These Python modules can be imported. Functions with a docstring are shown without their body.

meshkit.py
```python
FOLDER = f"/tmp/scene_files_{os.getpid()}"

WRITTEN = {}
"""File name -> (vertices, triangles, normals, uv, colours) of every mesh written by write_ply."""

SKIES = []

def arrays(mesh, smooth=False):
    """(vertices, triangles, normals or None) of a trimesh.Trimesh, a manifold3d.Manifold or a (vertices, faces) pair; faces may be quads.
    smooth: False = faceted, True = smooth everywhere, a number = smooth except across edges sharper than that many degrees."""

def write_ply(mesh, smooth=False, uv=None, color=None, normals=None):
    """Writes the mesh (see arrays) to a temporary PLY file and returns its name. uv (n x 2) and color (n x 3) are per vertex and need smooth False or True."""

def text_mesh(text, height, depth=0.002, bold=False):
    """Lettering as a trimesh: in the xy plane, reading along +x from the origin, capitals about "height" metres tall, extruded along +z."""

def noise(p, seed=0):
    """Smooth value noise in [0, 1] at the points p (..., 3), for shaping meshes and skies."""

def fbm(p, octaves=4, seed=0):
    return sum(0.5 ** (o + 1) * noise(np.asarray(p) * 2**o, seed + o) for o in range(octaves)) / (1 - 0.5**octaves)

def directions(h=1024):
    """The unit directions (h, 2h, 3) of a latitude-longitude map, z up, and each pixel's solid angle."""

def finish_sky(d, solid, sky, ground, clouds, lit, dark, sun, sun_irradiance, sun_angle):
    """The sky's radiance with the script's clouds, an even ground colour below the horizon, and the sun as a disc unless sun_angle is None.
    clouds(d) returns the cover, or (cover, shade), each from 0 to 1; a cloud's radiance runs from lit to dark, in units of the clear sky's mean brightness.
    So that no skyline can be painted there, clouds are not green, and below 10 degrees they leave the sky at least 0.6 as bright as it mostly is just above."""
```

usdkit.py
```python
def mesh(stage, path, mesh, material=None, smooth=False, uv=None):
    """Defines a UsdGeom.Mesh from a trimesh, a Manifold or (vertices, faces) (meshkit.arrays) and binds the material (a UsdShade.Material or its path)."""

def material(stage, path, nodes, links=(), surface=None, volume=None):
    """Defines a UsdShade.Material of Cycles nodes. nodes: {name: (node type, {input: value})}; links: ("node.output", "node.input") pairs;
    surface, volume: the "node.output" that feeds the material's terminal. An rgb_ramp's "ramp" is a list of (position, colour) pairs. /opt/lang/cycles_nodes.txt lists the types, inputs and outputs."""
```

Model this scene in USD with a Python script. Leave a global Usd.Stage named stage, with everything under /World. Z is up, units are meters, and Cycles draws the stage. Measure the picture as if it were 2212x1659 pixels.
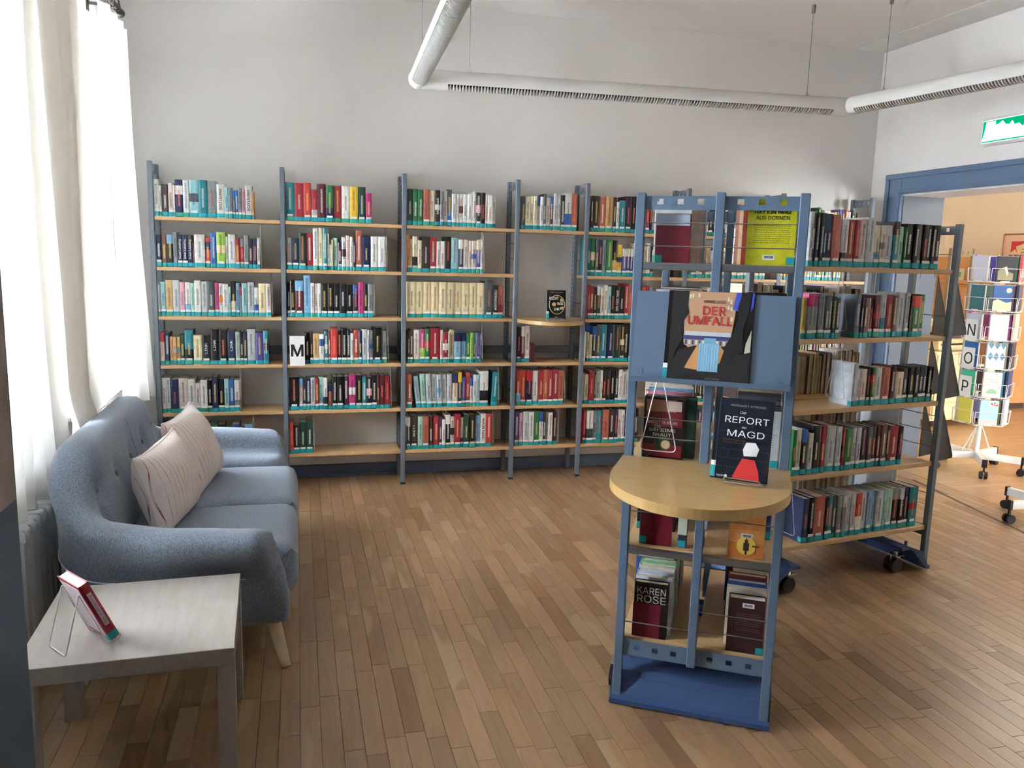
import math, random
import numpy as np, trimesh, usdkit, meshkit
from pxr import Usd, UsdGeom, UsdLux, UsdShade, Sdf, Gf, Vt

stage = Usd.Stage.CreateInMemory()
UsdGeom.SetStageUpAxis(stage, UsdGeom.Tokens.z)
UsdGeom.SetStageMetersPerUnit(stage, 1.0)
UsdGeom.Xform.Define(stage, '/World')
rnd = random.Random(7)

# ------------------------------------------------------------------ camera
FPX, PIT, ROL, YAW, CAMH = 1749.99, 0.156508, -0.027099, 0.260247, 1.5355
_F = np.array([math.sin(YAW)*math.cos(PIT), math.cos(YAW)*math.cos(PIT), -math.sin(PIT)])
_R = np.array([math.cos(YAW), -math.sin(YAW), 0.0]); _U = np.cross(_R, _F)
_c, _s = math.cos(ROL), math.sin(ROL)
_R, _U = _c*_R - _s*_U, _s*_R + _c*_U
CAM = np.array([0, 0, CAMH])
camera = UsdGeom.Camera.Define(stage, '/World/camera')
camera.CreateHorizontalApertureAttr(36.0)
camera.CreateFocalLengthAttr(36.0*FPX/2212)
camera.CreateClippingRangeAttr(Gf.Vec2f(0.05, 500))
camera.AddTransformOp().Set(Gf.Matrix4d(*_R, 0, *_U, 0, *(-_F), 0, *CAM, 1))
EXPOSURE = 1.68
camera.CreateExposureAttr(EXPOSURE)

# ------------------------------------------------------------------ sky and daylight
sky = UsdLux.DomeLight.Define(stage, '/World/sky')
sky.CreateIntensityAttr(6.0)
sky.CreateColorAttr(Gf.Vec3f(0.86, 0.94, 1.0))
sun = UsdLux.DistantLight.Define(stage, '/World/sun')      # sunlight that reaches the room next door
sun.CreateIntensityAttr(2.5); sun.CreateAngleAttr(1.0); sun.CreateColorAttr(Gf.Vec3f(1.0, 0.88, 0.72))
sun.AddRotateXYZOp().Set(Gf.Vec3f(70.7, 0, 15.4))

def proj(p):
    d = np.asarray(p, float) - CAM; z = d @ _F
    return np.stack([1106 + FPX*(d @ _R)/z, 829.5 - FPX*(d @ _U)/z], -1)
def depth(p): return float((np.asarray(p, float) - CAM) @ _F)
def ray(px, py): return _F + _R*(px - 1106)/FPX - _U*(py - 829.5)/FPX
def on_plane(px, py, o, n):
    r = ray(px, py); return CAM + r*(((np.asarray(o) - CAM) @ n)/(r @ n))

# ------------------------------------------------------------------ helpers
def lin(c):
    c = np.asarray(c, float)/255
    return np.where(c < 0.04045, c/12.92, ((c + 0.055)/1.055)**2.4)
_used = {}
def numbered(path):
    k = _used.get(path, 0); _used[path] = k + 1
    return path if k == 0 else f'{path}_{k:03d}'
def ppath(parent): return '/World' if parent is None else str(parent.GetPath())
def tag(prim, label=None, cat=None, group=None, kind=None):
    for k, v in (('label', label), ('category', cat), ('group', group), ('kind', kind)):
        if v: prim.SetCustomDataByKey(k, v)
    return prim
def thing(name, label, cat, loc=(0, 0, 0), rz=0.0, group=None, kind=None):
    x = UsdGeom.Xform.Define(stage, numbered('/World/' + name))
    x.AddTranslateOp().Set(Gf.Vec3d(*map(float, loc)))
    if rz: x.AddRotateZOp().Set(float(math.degrees(rz)))
    return tag(x.GetPrim(), label, cat, group, kind)
def obj(name, mesh, mat, parent=None, smooth=False, label=None, cat=None, group=None, kind=None, tint=None, prim=None, mtx=None):
    if isinstance(mesh, MB): mesh = mesh.arr()
    g = usdkit.mesh(stage, numbered(ppath(parent) + '/' + name), mesh, M[mat] if isinstance(mat, str) else mat, smooth=smooth)
    api = UsdGeom.PrimvarsAPI(g)
    if tint is not None:
        api.CreatePrimvar('tint', Sdf.ValueTypeNames.Color3fArray, 'constant').Set([Gf.Vec3f(*map(float, tint))])
    for k, (v, interp) in (prim or {}).items():
        api.CreatePrimvar(k, Sdf.ValueTypeNames.Color3fArray, interp).Set(Vt.Vec3fArray.FromNumpy(np.asarray(v, np.float32).reshape(-1, 3)))
    if mtx is not None: g.AddTransformOp().Set(Gf.Matrix4d(*map(float, np.asarray(mtx).T.ravel())))
    return tag(g.GetPrim(), label, cat, group, kind)
def struct(name, mesh, mat, parent=None, label=None, smooth=False, **k):
    return obj(name, mesh, mat, parent, smooth=smooth, label=label, kind='structure' if parent is None else None, **k)

_BF = np.array([[0,3,2],[0,2,1],[4,5,6],[4,6,7],[0,1,5],[0,5,4],[1,2,6],[1,6,5],[2,3,7],[2,7,6],[3,0,4],[3,4,7]])
class MB:
    """collects boxes, bars, tubes and other arrays into one mesh"""
    def __init__(s): s.v, s.f, s.n = [], [], 0
    def add(s, v, f):
        v = np.asarray(v, float).reshape(-1, 3); f = np.asarray(f, int)
        if f.shape[1] == 4: f = np.vstack([f[:, [0, 1, 2]], f[:, [0, 2, 3]]])
        s.v.append(v); s.f.append(f + s.n); s.n += len(v); return s
    def mesh(s, m): 
        v, f, _ = meshkit.arrays(m); return s.add(v, f)
    def box(s, x0, y0, z0, x1, y1, z1):
        v = [(x0,y0,z0),(x1,y0,z0),(x1,y1,z0),(x0,y1,z0),(x0,y0,z1),(x1,y0,z1),(x1,y1,z1),(x0,y1,z1)]
        return s.add(v, _BF)
    def cbox(s, x0, y0, z0, x1, y1, z1, r=0.003):
        """box with chamfered edges"""
        v, f = chamfer(x0, y0, z0, x1, y1, z1, r); return s.add(v, f)
    def tube(s, pts, r, k=8, closed=False):
        return s.add(*tube(pts, r, k, closed))
    def bar(s, a, b, w, t, up=(0, 0, 1)):
        a, b, up = (np.asarray(q, float) for q in (a, b, up)); d = b - a; d /= np.linalg.norm(d)
        x = np.cross(d, up); x /= np.linalg.norm(x) + 1e-12; y = np.cross(x, d)
        v = [p + sx*x*w/2 + sy*y*t/2 for p in (a, b) for sx, sy in ((-1,-1),(1,-1),(1,1),(-1,1))]
        return s.add(v, _BF)
    def arr(s): return np.vstack(s.v), np.vstack(s.f)
    def tf(s, m):
        m = np.asarray(m); s.v = [v @ m[:3, :3].T + m[:3, 3] for v in s.v]; return s
def chamfer(x0, y0, z0, x1, y1, z1, r):
    pts = []
    for X in (0, 1):
        for Y in (0, 1):
            for Z in (0, 1):
                c = [(x0, x1)[X], (y0, y1)[Y], (z0, z1)[Z]]; sg = [(1, -1)[X], (1, -1)[Y], (1, -1)[Z]]
                for a in range(3):
                    p = [c[i] + (sg[i]*r if i != a else 0) for i in range(3)]; pts.append(p)
    h = trimesh.convex.convex_hull(np.array(pts)) if False else trimesh.Trimesh(*_hull(pts), process=False)
    return np.array(h.vertices), np.array(h.faces)
_CH = {}
def _hull(pts):
    p = np.array(pts)
    if 'f' not in _CH:
        from scipy.spatial import ConvexHull
        q = []
        for X in (0, 1):
            for Y in (0, 1):
                for Z in (0, 1):
                    c = [X*10., Y*10., Z*10.]; sg = [1-2*X, 1-2*Y, 1-2*Z]
                    for a in range(3): q.append([c[i] + (sg[i] if i != a else 0) for i in range(3)])
        q = np.array(q); h = ConvexHull(q); f = h.simplices.copy(); ctr = q.mean(0)
        for i, t in enumerate(f):
            a, b, c = q[t]
            if np.dot(np.cross(b-a, c-a), a-ctr) < 0: f[i] = t[[0, 2, 1]]
        _CH['f'] = f
    return p, _CH['f']
def tube(pts, r, k=8, closed=False):
    p = np.asarray(pts, float); n = len(p); r = np.broadcast_to(r, (n,))
    t = np.roll(p, -1, 0) - np.roll(p, 1, 0) if closed else np.gradient(p, axis=0)
    t /= np.linalg.norm(t, axis=1, keepdims=True) + 1e-12
    a = np.cross(t[0], [0, 0, 1.0] if abs(t[0][2]) < 0.9 else [1.0, 0, 0]); a /= np.linalg.norm(a)
    A = []
    for i in range(n):
        a = a - t[i]*(a @ t[i]); a /= np.linalg.norm(a) + 1e-12; A.append(a)
    A = np.array(A); B = np.cross(t, A); g = np.arange(k)*2*np.pi/k
    v = p[:, None] + r[:, None, None]*(np.cos(g)[None, :, None]*A[:, None] + np.sin(g)[None, :, None]*B[:, None])
    m = n if closed else n - 1
    i, j = np.meshgrid(np.arange(m), np.arange(k), indexing='ij'); i2 = (i + 1) % n
    q = np.stack([i*k + j, i*k + (j+1) % k, i2*k + (j+1) % k, i2*k + j], -1).reshape(-1, 4)
    f = np.vstack([q[:, [0, 1, 2]], q[:, [0, 2, 3]]]); v = v.reshape(-1, 3)
    if not closed:
        caps = [[0, j+1, j] for j in range(1, k-1)] + [[(n-1)*k, (n-1)*k + j, (n-1)*k + j+1] for j in range(1, k-1)]
        f = np.vstack([f, caps])
    return v, f
def fillet(pts, r, k=5):
    """polyline with rounded corners"""
    P = [np.asarray(p, float) for p in pts]; out = [P[0]]
    for a, b, c in zip(P, P[1:], P[2:]):
        u, w = a - b, c - b; lu, lw = np.linalg.norm(u), np.linalg.norm(w); d = min(r, lu*.45, lw*.45)
        p, q = b + u/lu*d, b + w/lw*d
        for t in np.linspace(0, 1, k): out.append((1-t)**2*p + 2*t*(1-t)*b + t*t*q)
    out.append(P[-1]); return np.array(out)
def prism(poly, z0, z1):
    from shapely.geometry import Polygon
    m = trimesh.creation.extrude_polygon(Polygon(poly) if not hasattr(poly, 'exterior') else poly, z1 - z0, engine='earcut')
    m.apply_translation([0, 0, z0]); return m
def lathe(prof, k=24):
    """profile [(r, z)] around z"""
    pr = np.asarray(prof, float); n = len(pr); g = np.arange(k)*2*np.pi/k
    v = np.stack([pr[:, 0][:, None]*np.cos(g), pr[:, 0][:, None]*np.sin(g), np.repeat(pr[:, 1][:, None], k, 1)], -1).reshape(-1, 3)
    i, j = np.meshgrid(np.arange(n-1), np.arange(k), indexing='ij')
    q = np.stack([i*k + j, i*k + (j+1) % k, (i+1)*k + (j+1) % k, (i+1)*k + j], -1).reshape(-1, 4)
    return v, np.vstack([q[:, [0, 1, 2]], q[:, [0, 2, 3]]])
def grid(P):
    """(n, m, 3) points as a surface"""
    n, m = P.shape[:2]; i, j = np.meshgrid(np.arange(n-1), np.arange(m-1), indexing='ij')
    q = np.stack([i*m + j, i*m + j+1, (i+1)*m + j+1, (i+1)*m + j], -1).reshape(-1, 4)
    return P.reshape(-1, 3), np.vstack([q[:, [0, 1, 2]], q[:, [0, 2, 3]]])
def mat4(cols, o):
    m = np.eye(4); m[:3, 0], m[:3, 1], m[:3, 2], m[:3, 3] = *cols, o; return m
def rotz(a): 
    c, s = math.cos(a), math.sin(a); return np.array([[c, -s, 0], [s, c, 0], [0, 0, 1.0]])
_TX = {}
def text(t, h, depth=.0006, bold=False, width=None):
    """lettering centred on the origin in the xy plane; width: fit to this width"""
    k = (t, bold)
    if k not in _TX:
        m = meshkit.text_mesh(t, 1.0, 1.0, bold); _TX[k] = (np.array(m.vertices), np.array(m.faces))
    v, f = _TX[k]; v = v.copy(); ext = v.max(0) - v.min(0); v -= (v.max(0) + v.min(0))/2; v[:, 2] += .5
    sx = width/ext[0] if width else h
    return v*np.array([sx, h if not width else min(h*1.0, h), depth]), f

# ------------------------------------------------------------------ materials
M = {}
def mat(name, nodes, links, surface): M[name] = usdkit.material(stage, '/World/Looks/' + name, nodes, links, surface=surface)
def plain(name, rgb, rough=.5, metal=0, bump=0, bscale=200, spec=.5, var=0, vscale=3):
    n = {'p': ('principled_bsdf', {'base_color': tuple(lin(rgb)), 'roughness': rough, 'metallic': metal, 'specular_ior_level': spec})}; l = []
    if bump or var: n['tc'] = ('texture_coordinate', {})
    if bump:
        n['no'] = ('noise_texture', {'scale': bscale, 'detail': 3}); n['bu'] = ('bump', {'strength': bump, 'distance': .002})
        l += [('tc.object', 'no.vector'), ('no.fac', 'bu.height'), ('bu.normal', 'p.normal')]
    if var:
        c = lin(rgb); n['nv'] = ('noise_texture', {'scale': vscale, 'detail': 4}); n['rv'] = ('rgb_ramp', {'ramp': [(.3, tuple(c*(1-var))), (.7, tuple(np.minimum(c*(1+var), .95)))]})
        l += [('tc.object', 'nv.vector'), ('nv.fac', 'rv.fac'), ('rv.color', 'p.base_color')]
    mat(name, n, l, 'p.BSDF')
plain('wall_paint', (241, 238, 235), .9, bump=.25, bscale=90, var=.02, vscale=2)
plain('ceiling_paint', (241, 238, 235), .95, bump=.2, bscale=60)
plain('reveal_paint', (232, 234, 238), .8)
plain('lining_blue', (98, 106, 118), .6)
plain('wire_chrome', (214, 217, 221), .3, metal=.55)
plain('cream_paint', (244, 230, 208), .9, bump=.2, bscale=80)
plain('blue_trim', (98, 120, 150), .45, bump=.1, bscale=60)
plain('blue_skirting', (96, 112, 138), .5)
plain('steel', (94, 115, 139), .42, spec=.5, bump=.05, bscale=900)
plain('steel_grey', (110, 119, 130), .42, spec=.5, bump=.05, bscale=900)
plain('steel_blue', (58, 82, 126), .5, bump=.05, bscale=900)
plain('steel_dark', (70, 74, 82), .45)
plain('steel_tan', (140, 126, 104), .45)
plain('chrome', (205, 208, 212), .18, metal=1)
plain('lip_metal', (150, 156, 164), .3, metal=.9)
plain('black_plastic', (24, 24, 28), .4)
plain('black_hole', (14, 15, 18), .9)
plain('white_enamel', (236, 236, 234), .35)
plain('white_wire', (240, 238, 234), .3)
plain('lamp_white', (232, 230, 226), .35)
plain('louvre', (214, 212, 208), .4)
plain('radiator_white', (224, 226, 228), .4)
plain('sill_white', (240, 240, 238), .4)
plain('panel_slate', (70, 88, 104), .6, bump=.05, bscale=500)
plain('paper', (242, 240, 236), .8)
plain('ink', (18, 18, 20), .7)
plain('page_edges', (214, 205, 188), .9, bump=.4, bscale=1500)
plain('legs_wood', (206, 176, 140), .5, var=.12, vscale=12)
plain('cabinet_cream', (226, 208, 168), .6)
plain('cabinet_wood', (206, 152, 98), .5, var=.1, vscale=4)
plain('brown_dark', (86, 66, 58), .6)
plain('cloth_stitch', (168, 178, 196), .9)
plain('rod_metal', (84, 80, 76), .35, metal=.7)

def tinted(name, rough=.5, bump=0, bscale=300):
    n = {'a': ('attribute', {'attribute': 'tint'}), 'p': ('principled_bsdf', {'roughness': rough})}; l = [('a.color', 'p.base_color')]
    mat(name, n, l, 'p.BSDF')
tinted('tinted'); tinted('tinted_gloss', .22); tinted('tinted_matt', .85)

# books: the binding takes its colours, its bands and the place of its printed title from the mesh's own primvars
def book_material():
    n = {k: ('attribute', {'attribute': k}) for k in ('bp', 'tint', 'tint_b', 'ink', 'band', 'lay')}
    n.update(sb=('separate_xyz', {}), sd=('separate_xyz', {}), sl=('separate_xyz', {}))
    l = [('bp.vector', 'sb.vector'), ('band.vector', 'sd.vector'), ('lay.vector', 'sl.vector')]
    def math_(k, op, a, b):
        n[k] = ('math', {'math_type': op, **({} if isinstance(a, str) else {'value1': a}), **({} if isinstance(b, str) else {'value2': b})})
        for s, x in (('value1', a), ('value2', b)):
            if isinstance(x, str): l.append((x, f'{k}.{s}'))
        return k + '.value'
    inb = math_('inb', 'multiply', math_('b1', 'greater_than', 'sb.z', 'sd.x'), math_('b2', 'less_than', 'sb.z', 'sd.y'))
    n['c1'] = ('mix', {'mix_type': 'mix'}); l += [(inb, 'c1.fac'), ('tint.color', 'c1.color1'), ('tint_b.color', 'c1.color2')]
    # printed title: unreadable strokes along the spine
    n['mp'] = ('mapping', {'scale': (420, 60, 300)}); n['no'] = ('noise_texture', {'scale': 1, 'detail': 1}); l += [('bp.vector', 'mp.vector'), ('mp.vector', 'no.vector')]
    ax = math_('ax', 'absolute', 'sb.x', 0.0)
    t = math_('t1', 'multiply', math_('m1', 'less_than', ax, 'sl.x'), math_('m2', 'greater_than', 'sb.z', 'sl.y'))
    t = math_('t2', 'multiply', t, math_('m3', 'less_than', 'sb.z', 'sl.z'))
    t = math_('t3', 'multiply', t, math_('m4', 'less_than', 'sb.y', .006))
    t = math_('t4', 'multiply', t, math_('m5', 'greater_than', 'no.fac', .47))
    t = math_('t5', 'multiply', t, .85)
    n['c2'] = ('mix', {'mix_type': 'mix'}); l += [(t, 'c2.fac'), ('c1.color', 'c2.color1'), ('ink.color', 'c2.color2')]
    # faint mottling of the printed covers
    n['mt'] = ('noise_texture', {'scale': 28, 'detail': 3}); n['mr'] = ('map_range', {'from_min': .3, 'from_max': .7, 'to_min': .82, 'to_max': 1.12}); n['hs'] = ('hsv', {})
    l += [('bp.vector', 'mt.vector'), ('mt.fac', 'mr.value'), ('mr.result', 'hs.value'), ('c2.color', 'hs.color')]
    n['p'] = ('principled_bsdf', {'roughness': .33}); l.append(('hs.color', 'p.base_color'))
    mat('book_binding', n, l, 'p.BSDF')
book_material()

def wood(name, c0, c1, scale, rough, stretch, attr=False, patch=None):
    """grain along local y"""
    n = {'g': ('geometry' if attr else 'texture_coordinate', {}), 'm': ('mapping', {'scale': stretch}), 'no': ('noise_texture', {'scale': scale, 'detail': 5, 'roughness': .6, 'distortion': .6}),
         'r': ('rgb_ramp', {'ramp': [(.25, tuple(lin(c0))), (.75, tuple(lin(c1)))]}), 'p': ('principled_bsdf', {'roughness': rough})}
    l = [('g.position' if attr else 'g.object', 'm.vector'), ('m.vector', 'no.vector'), ('no.fac', 'r.fac')]
    col = 'r.color'
    if attr:
        n['a'] = ('attribute', {'attribute': 'tint'}); n['mu'] = ('mix', {'mix_type': 'multiply', 'fac': 1.0}); l += [(col, 'mu.color1'), ('a.color', 'mu.color2')]; col = 'mu.color'
    if patch:   # pale sapwood with a sharp edge
        n['of'] = ('attribute', {'attribute': 'shift'}); n['ad'] = ('mix', {'mix_type': 'add', 'fac': 1.0}); n['pm'] = ('mapping', {'scale': (6, 1.3, 1)})
        n['pn'] = ('noise_texture', {'scale': 1, 'detail': 1}); n['pr'] = ('rgb_ramp', {'ramp': [(.61, (0, 0, 0)), (.64, (.8, .8, .8))]}); n['px'] = ('mix', {'mix_type': 'mix'}); n['pc'] = ('color', {'value': tuple(lin(patch))})
        l += [('g.position', 'pm.vector'), ('pm.vector', 'ad.color1'), ('of.color', 'ad.color2'), ('ad.color', 'pn.vector'), ('pn.fac', 'pr.fac'), ('pr.color', 'px.fac'), (col, 'px.color1'), ('pc.color', 'px.color2')]
        col = 'px.color'
    n['bu'] = ('bump', {'strength': .08, 'distance': .001}); l += [('no.fac', 'bu.height'), ('bu.normal', 'p.normal'), (col, 'p.base_color')]
    mat(name, n, l, 'p.BSDF')
wood('parquet', (147, 114, 83), (166, 132, 99), 2.2, .32, (26, 2.2, 6), attr=True, patch=(172, 142, 108))
wood('beech_board', (196, 157, 110), (210, 172, 126), 2.0, .4, (2.5, 30, 30))
wood('birch_top', (150, 140, 133), (164, 155, 148), 2.0, .42, (22, 3, 20))
wood('beech_table', (182, 147, 94), (196, 162, 108), 2.0, .32, (3, 26, 26))

def fabric(name, c0, c1, sc=900, stripe=None):
    n = {'tc': ('texture_coordinate', {}), 'm': ('mapping', {'scale': (1, 1, .35)}), 'no': ('noise_texture', {'scale': sc, 'detail': 2}), 'n2': ('noise_texture', {'scale': sc*.45, 'detail': 3}),
         'mx': ('math', {'math_type': 'add'}), 'hf': ('math', {'math_type': 'multiply', 'value2': .5}), 'r': ('rgb_ramp', {'ramp': [(.38, tuple(lin(c0))), (.62, tuple(lin(c1)))]}),
         'bu': ('bump', {'strength': .35, 'distance': .0012}), 'p': ('principled_bsdf', {'roughness': .95, 'sheen_weight': .25, 'specular_ior_level': .15})}
    l = [('tc.object', 'm.vector'), ('m.vector', 'no.vector'), ('m.vector', 'n2.vector'), ('no.fac', 'mx.value1'), ('n2.fac', 'mx.value2'), ('mx.value', 'hf.value1'), ('hf.value', 'r.fac'), ('no.fac', 'bu.height'), ('bu.normal', 'p.normal')]
    col = 'r.color'
    if stripe:
        n['bp'] = ('attribute', {'attribute': 'bp'}); n['sx'] = ('separate_xyz', {}); n['mm'] = ('math', {'math_type': 'multiply', 'value2': 1/stripe[0]}); n['fr'] = ('math', {'math_type': 'fraction'})
        n['lt'] = ('math', {'math_type': 'less_than', 'value2': stripe[1]}); n['xx'] = ('mix', {'mix_type': 'mix', 'color2': tuple(lin(stripe[2]))})
        n['sn'] = ('noise_texture', {'scale': 10, 'detail': 1}); n['sr'] = ('map_range', {'from_min': .4, 'from_max': .6, 'to_min': .35, 'to_max': 1.0, 'clamp': True}); n['sm'] = ('math', {'math_type': 'multiply'})
        l += [('bp.vector', 'sx.vector'), ('sx.x', 'mm.value1'), ('mm.value', 'fr.value1'), ('fr.value', 'lt.value1'), ('bp.vector', 'sn.vector'), ('sn.fac', 'sr.value'), ('lt.value', 'sm.value1'), ('sr.result', 'sm.value2'), ('sm.value', 'xx.fac'), (col, 'xx.color1')]
        col = 'xx.color'
    l.append((col, 'p.base_color')); mat(name, n, l, 'p.BSDF')
fabric('sofa_wool', (98, 109, 126), (144, 153, 166), 520)
fabric('pillow_cotton', (224, 208, 200), (240, 228, 222), stripe=(.0235, .075, (168, 92, 86)))
mat('curtain_cloth', {'d': ('diffuse_bsdf', {'color': tuple(lin((238, 236, 232)))}), 't': ('translucent_bsdf', {'color': tuple(lin((236, 236, 236)))}), 'x': ('mix_closure', {'fac': .09})},
    [('d.BSDF', 'x.closure1'), ('t.BSDF', 'x.closure2')], 'x.closure')
mat('curtain_far', {'d': ('diffuse_bsdf', {'color': tuple(lin((240, 239, 236)))}), 't': ('translucent_bsdf', {'color': tuple(lin((240, 240, 240)))}), 'x': ('mix_closure', {'fac': .15})},
    [('d.BSDF', 'x.closure1'), ('t.BSDF', 'x.closure2')], 'x.closure')
mat('lamp_glow', {'e': ('emission', {'color': (1.0, .91, .78), 'strength': 55.0})}, [], 'e.emission')
mat('curtain_lining', {'d': ('diffuse_bsdf', {'color': tuple(lin((242, 236, 228)))}), 't': ('translucent_bsdf', {'color': tuple(lin((226, 222, 214)))}), 'x': ('mix_closure', {'fac': .2})},
    [('d.BSDF', 'x.closure1'), ('t.BSDF', 'x.closure2')], 'x.closure')
mat('window_pane', {'t': ('transparent_bsdf', {}), 'g': ('glossy_bsdf', {'roughness': .02}), 'f': ('fresnel', {'IOR': 1.45}), 'x': ('mix_closure', {})},
    [('f.fac', 'x.fac'), ('t.BSDF', 'x.closure1'), ('g.BSDF', 'x.closure2')], 'x.closure')
mat('acrylic', {'t': ('transparent_bsdf', {'color': (.93, .93, .93)}), 'g': ('glossy_bsdf', {'roughness': .1}), 'x': ('mix_closure', {'fac': .2})},
    [('t.BSDF', 'x.closure1'), ('g.BSDF', 'x.closure2')], 'x.closure')
mat('sign_green', {'e': ('emission', {'color': (0.0, .30, .13), 'strength': .55})}, [], 'e.emission')
mat('sign_white', {'e': ('emission', {'color': (.85, 1.0, .97), 'strength': .55})}, [], 'e.emission')

# ------------------------------------------------------------------ the room
XL, XR, YB, YF, ZC = -1.06, 4.35, 5.575, -2.2, 3.15
XN, YN0, YN1 = 8.05, -2.2, 9.0               # the room next door
WT = .36                                     # wall thickness at the windows
def wall_with_holes(axis, p0, p1, a0, a1, z0, z1, holes, mb=None):
    """slab between p0 and p1 along axis ('x' or 'y'), spanning a0..a1 along the other one, with rectangular openings (a, b, za, zb)"""
    mb = mb or MB(); A = sorted({a0, a1, *[h[0] for h in holes], *[h[1] for h in holes]}); Z = sorted({z0, z1, *[h[2] for h in holes], *[h[3] for h in holes]})
    for i in range(len(A)-1):
        for k in range(len(Z)-1):
            ca, cz = (A[i]+A[i+1])/2, (Z[k]+Z[k+1])/2
            if any(h[0] < ca < h[1] and h[2] < cz < h[3] for h in holes): continue
            if axis == 'x': mb.box(p0, A[i], Z[k], p1, A[i+1], Z[k+1])
            else: mb.box(A[i], p0, Z[k], A[i+1], p1, Z[k+1])
    return mb
WIN = [(4.20, 5.22, .70, 2.73), (2.38, 3.57, .70, 2.73), (.50, 1.00, .70, 2.73)]  # third opening is out of view, sized to light the bookcase front
struct('wall_left', wall_with_holes('x', XL-WT, XL, YF, YB, 0, ZC, WIN), 'wall_paint', label='white plastered left wall with deep window openings')
struct('wall_back', MB().box(XL-WT, YB, 0, XR+.36, YB+.3, ZC), 'wall_paint', label='white plastered wall behind the long row of book shelves')
DOOR = (2.6, 5.22, 0, 2.065)
struct('wall_right', wall_with_holes('x', XR, XR+.36, YF, YB, 0, ZC, [DOOR]), 'wall_paint', label='white wall with the wide doorway and the exit sign')
struct('wall_front', MB().box(XL-WT, YF-.3, 0, XR+.36, YF, ZC), 'wall_paint', label='white wall behind the viewer')
struct('ceiling', MB().box(XL-WT, YF-.3, ZC, XR+.36, YB+.3, ZC+.2), 'ceiling_paint', label='plain white ceiling over the lamps')
tr = MB()                                             # shallow cove along the right wall
cv = [(XR, ZC-.012), (XR-.10, ZC-.012), (XR-.26, ZC-.003), (XR-.26, ZC+.01), (XR, ZC+.01)]
v = [(x, y, z) for y in (YF, YB) for x, z in cv]; n = len(cv)
tr.add(v, [[i, (i+1) % n, n+(i+1) % n, n+i] for i in range(n)])
struct('trim_1', tr, 'ceiling_paint', label='flat plaster band where ceiling meets right wall')
# room next door
struct('wall_far', MB().box(XN, YN0, 0, XN+.2, YN1, 2.9), 'cream_paint', label='cream wall of the next room with the framed poster')
YQ = 6.9
nb = MB().box(XR+.36, YN1, 0, XN+.2, YN1+.2, 2.9)
struct('wall_next_back', nb, 'cream_paint', label='cream end wall of the next room')
struct('wall_next_side', MB().box(XR+.1, YB+.3, 0, XR+.36, YN1, 2.9), 'cream_paint', label='cream wall beside the doorway in the next room')
struct('wall_next_front', wall_with_holes('y', YN0-.25, YN0, XR+.36, XN+.2, 0, 2.9, [(6.4, 7.85, .7, 2.6)]), 'cream_paint', label='unseen wall of the next room with opening placed to let daylight in')  # opening out of view, placed so sun and sky brighten the next room
struct('ceiling_next', MB().box(XR+.36, YN0-.25, 2.9, XN+.2, YN1+.2, 3.1), 'ceiling_paint', label='white ceiling of the next room')
struct('baseboard_back', MB().cbox(XL, YB-.018, 0, XR, YB, .085, .004).cbox(XL, YB-.026, 0, XR, YB-.017, .02, .003), 'blue_skirting', label='grey blue skirting board under the wall shelves')
struct('baseboard_left', MB().cbox(XL, YF, 0, XL+.018, YB-.03, .085, .004), 'blue_skirting', label='grey blue skirting board under the windows')
struct('baseboard_right', MB().cbox(XR-.018, 5.40, 0, XR, YB-.03, .085, .004), 'blue_skirting', label='short grey blue skirting piece beside the doorway')
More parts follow.
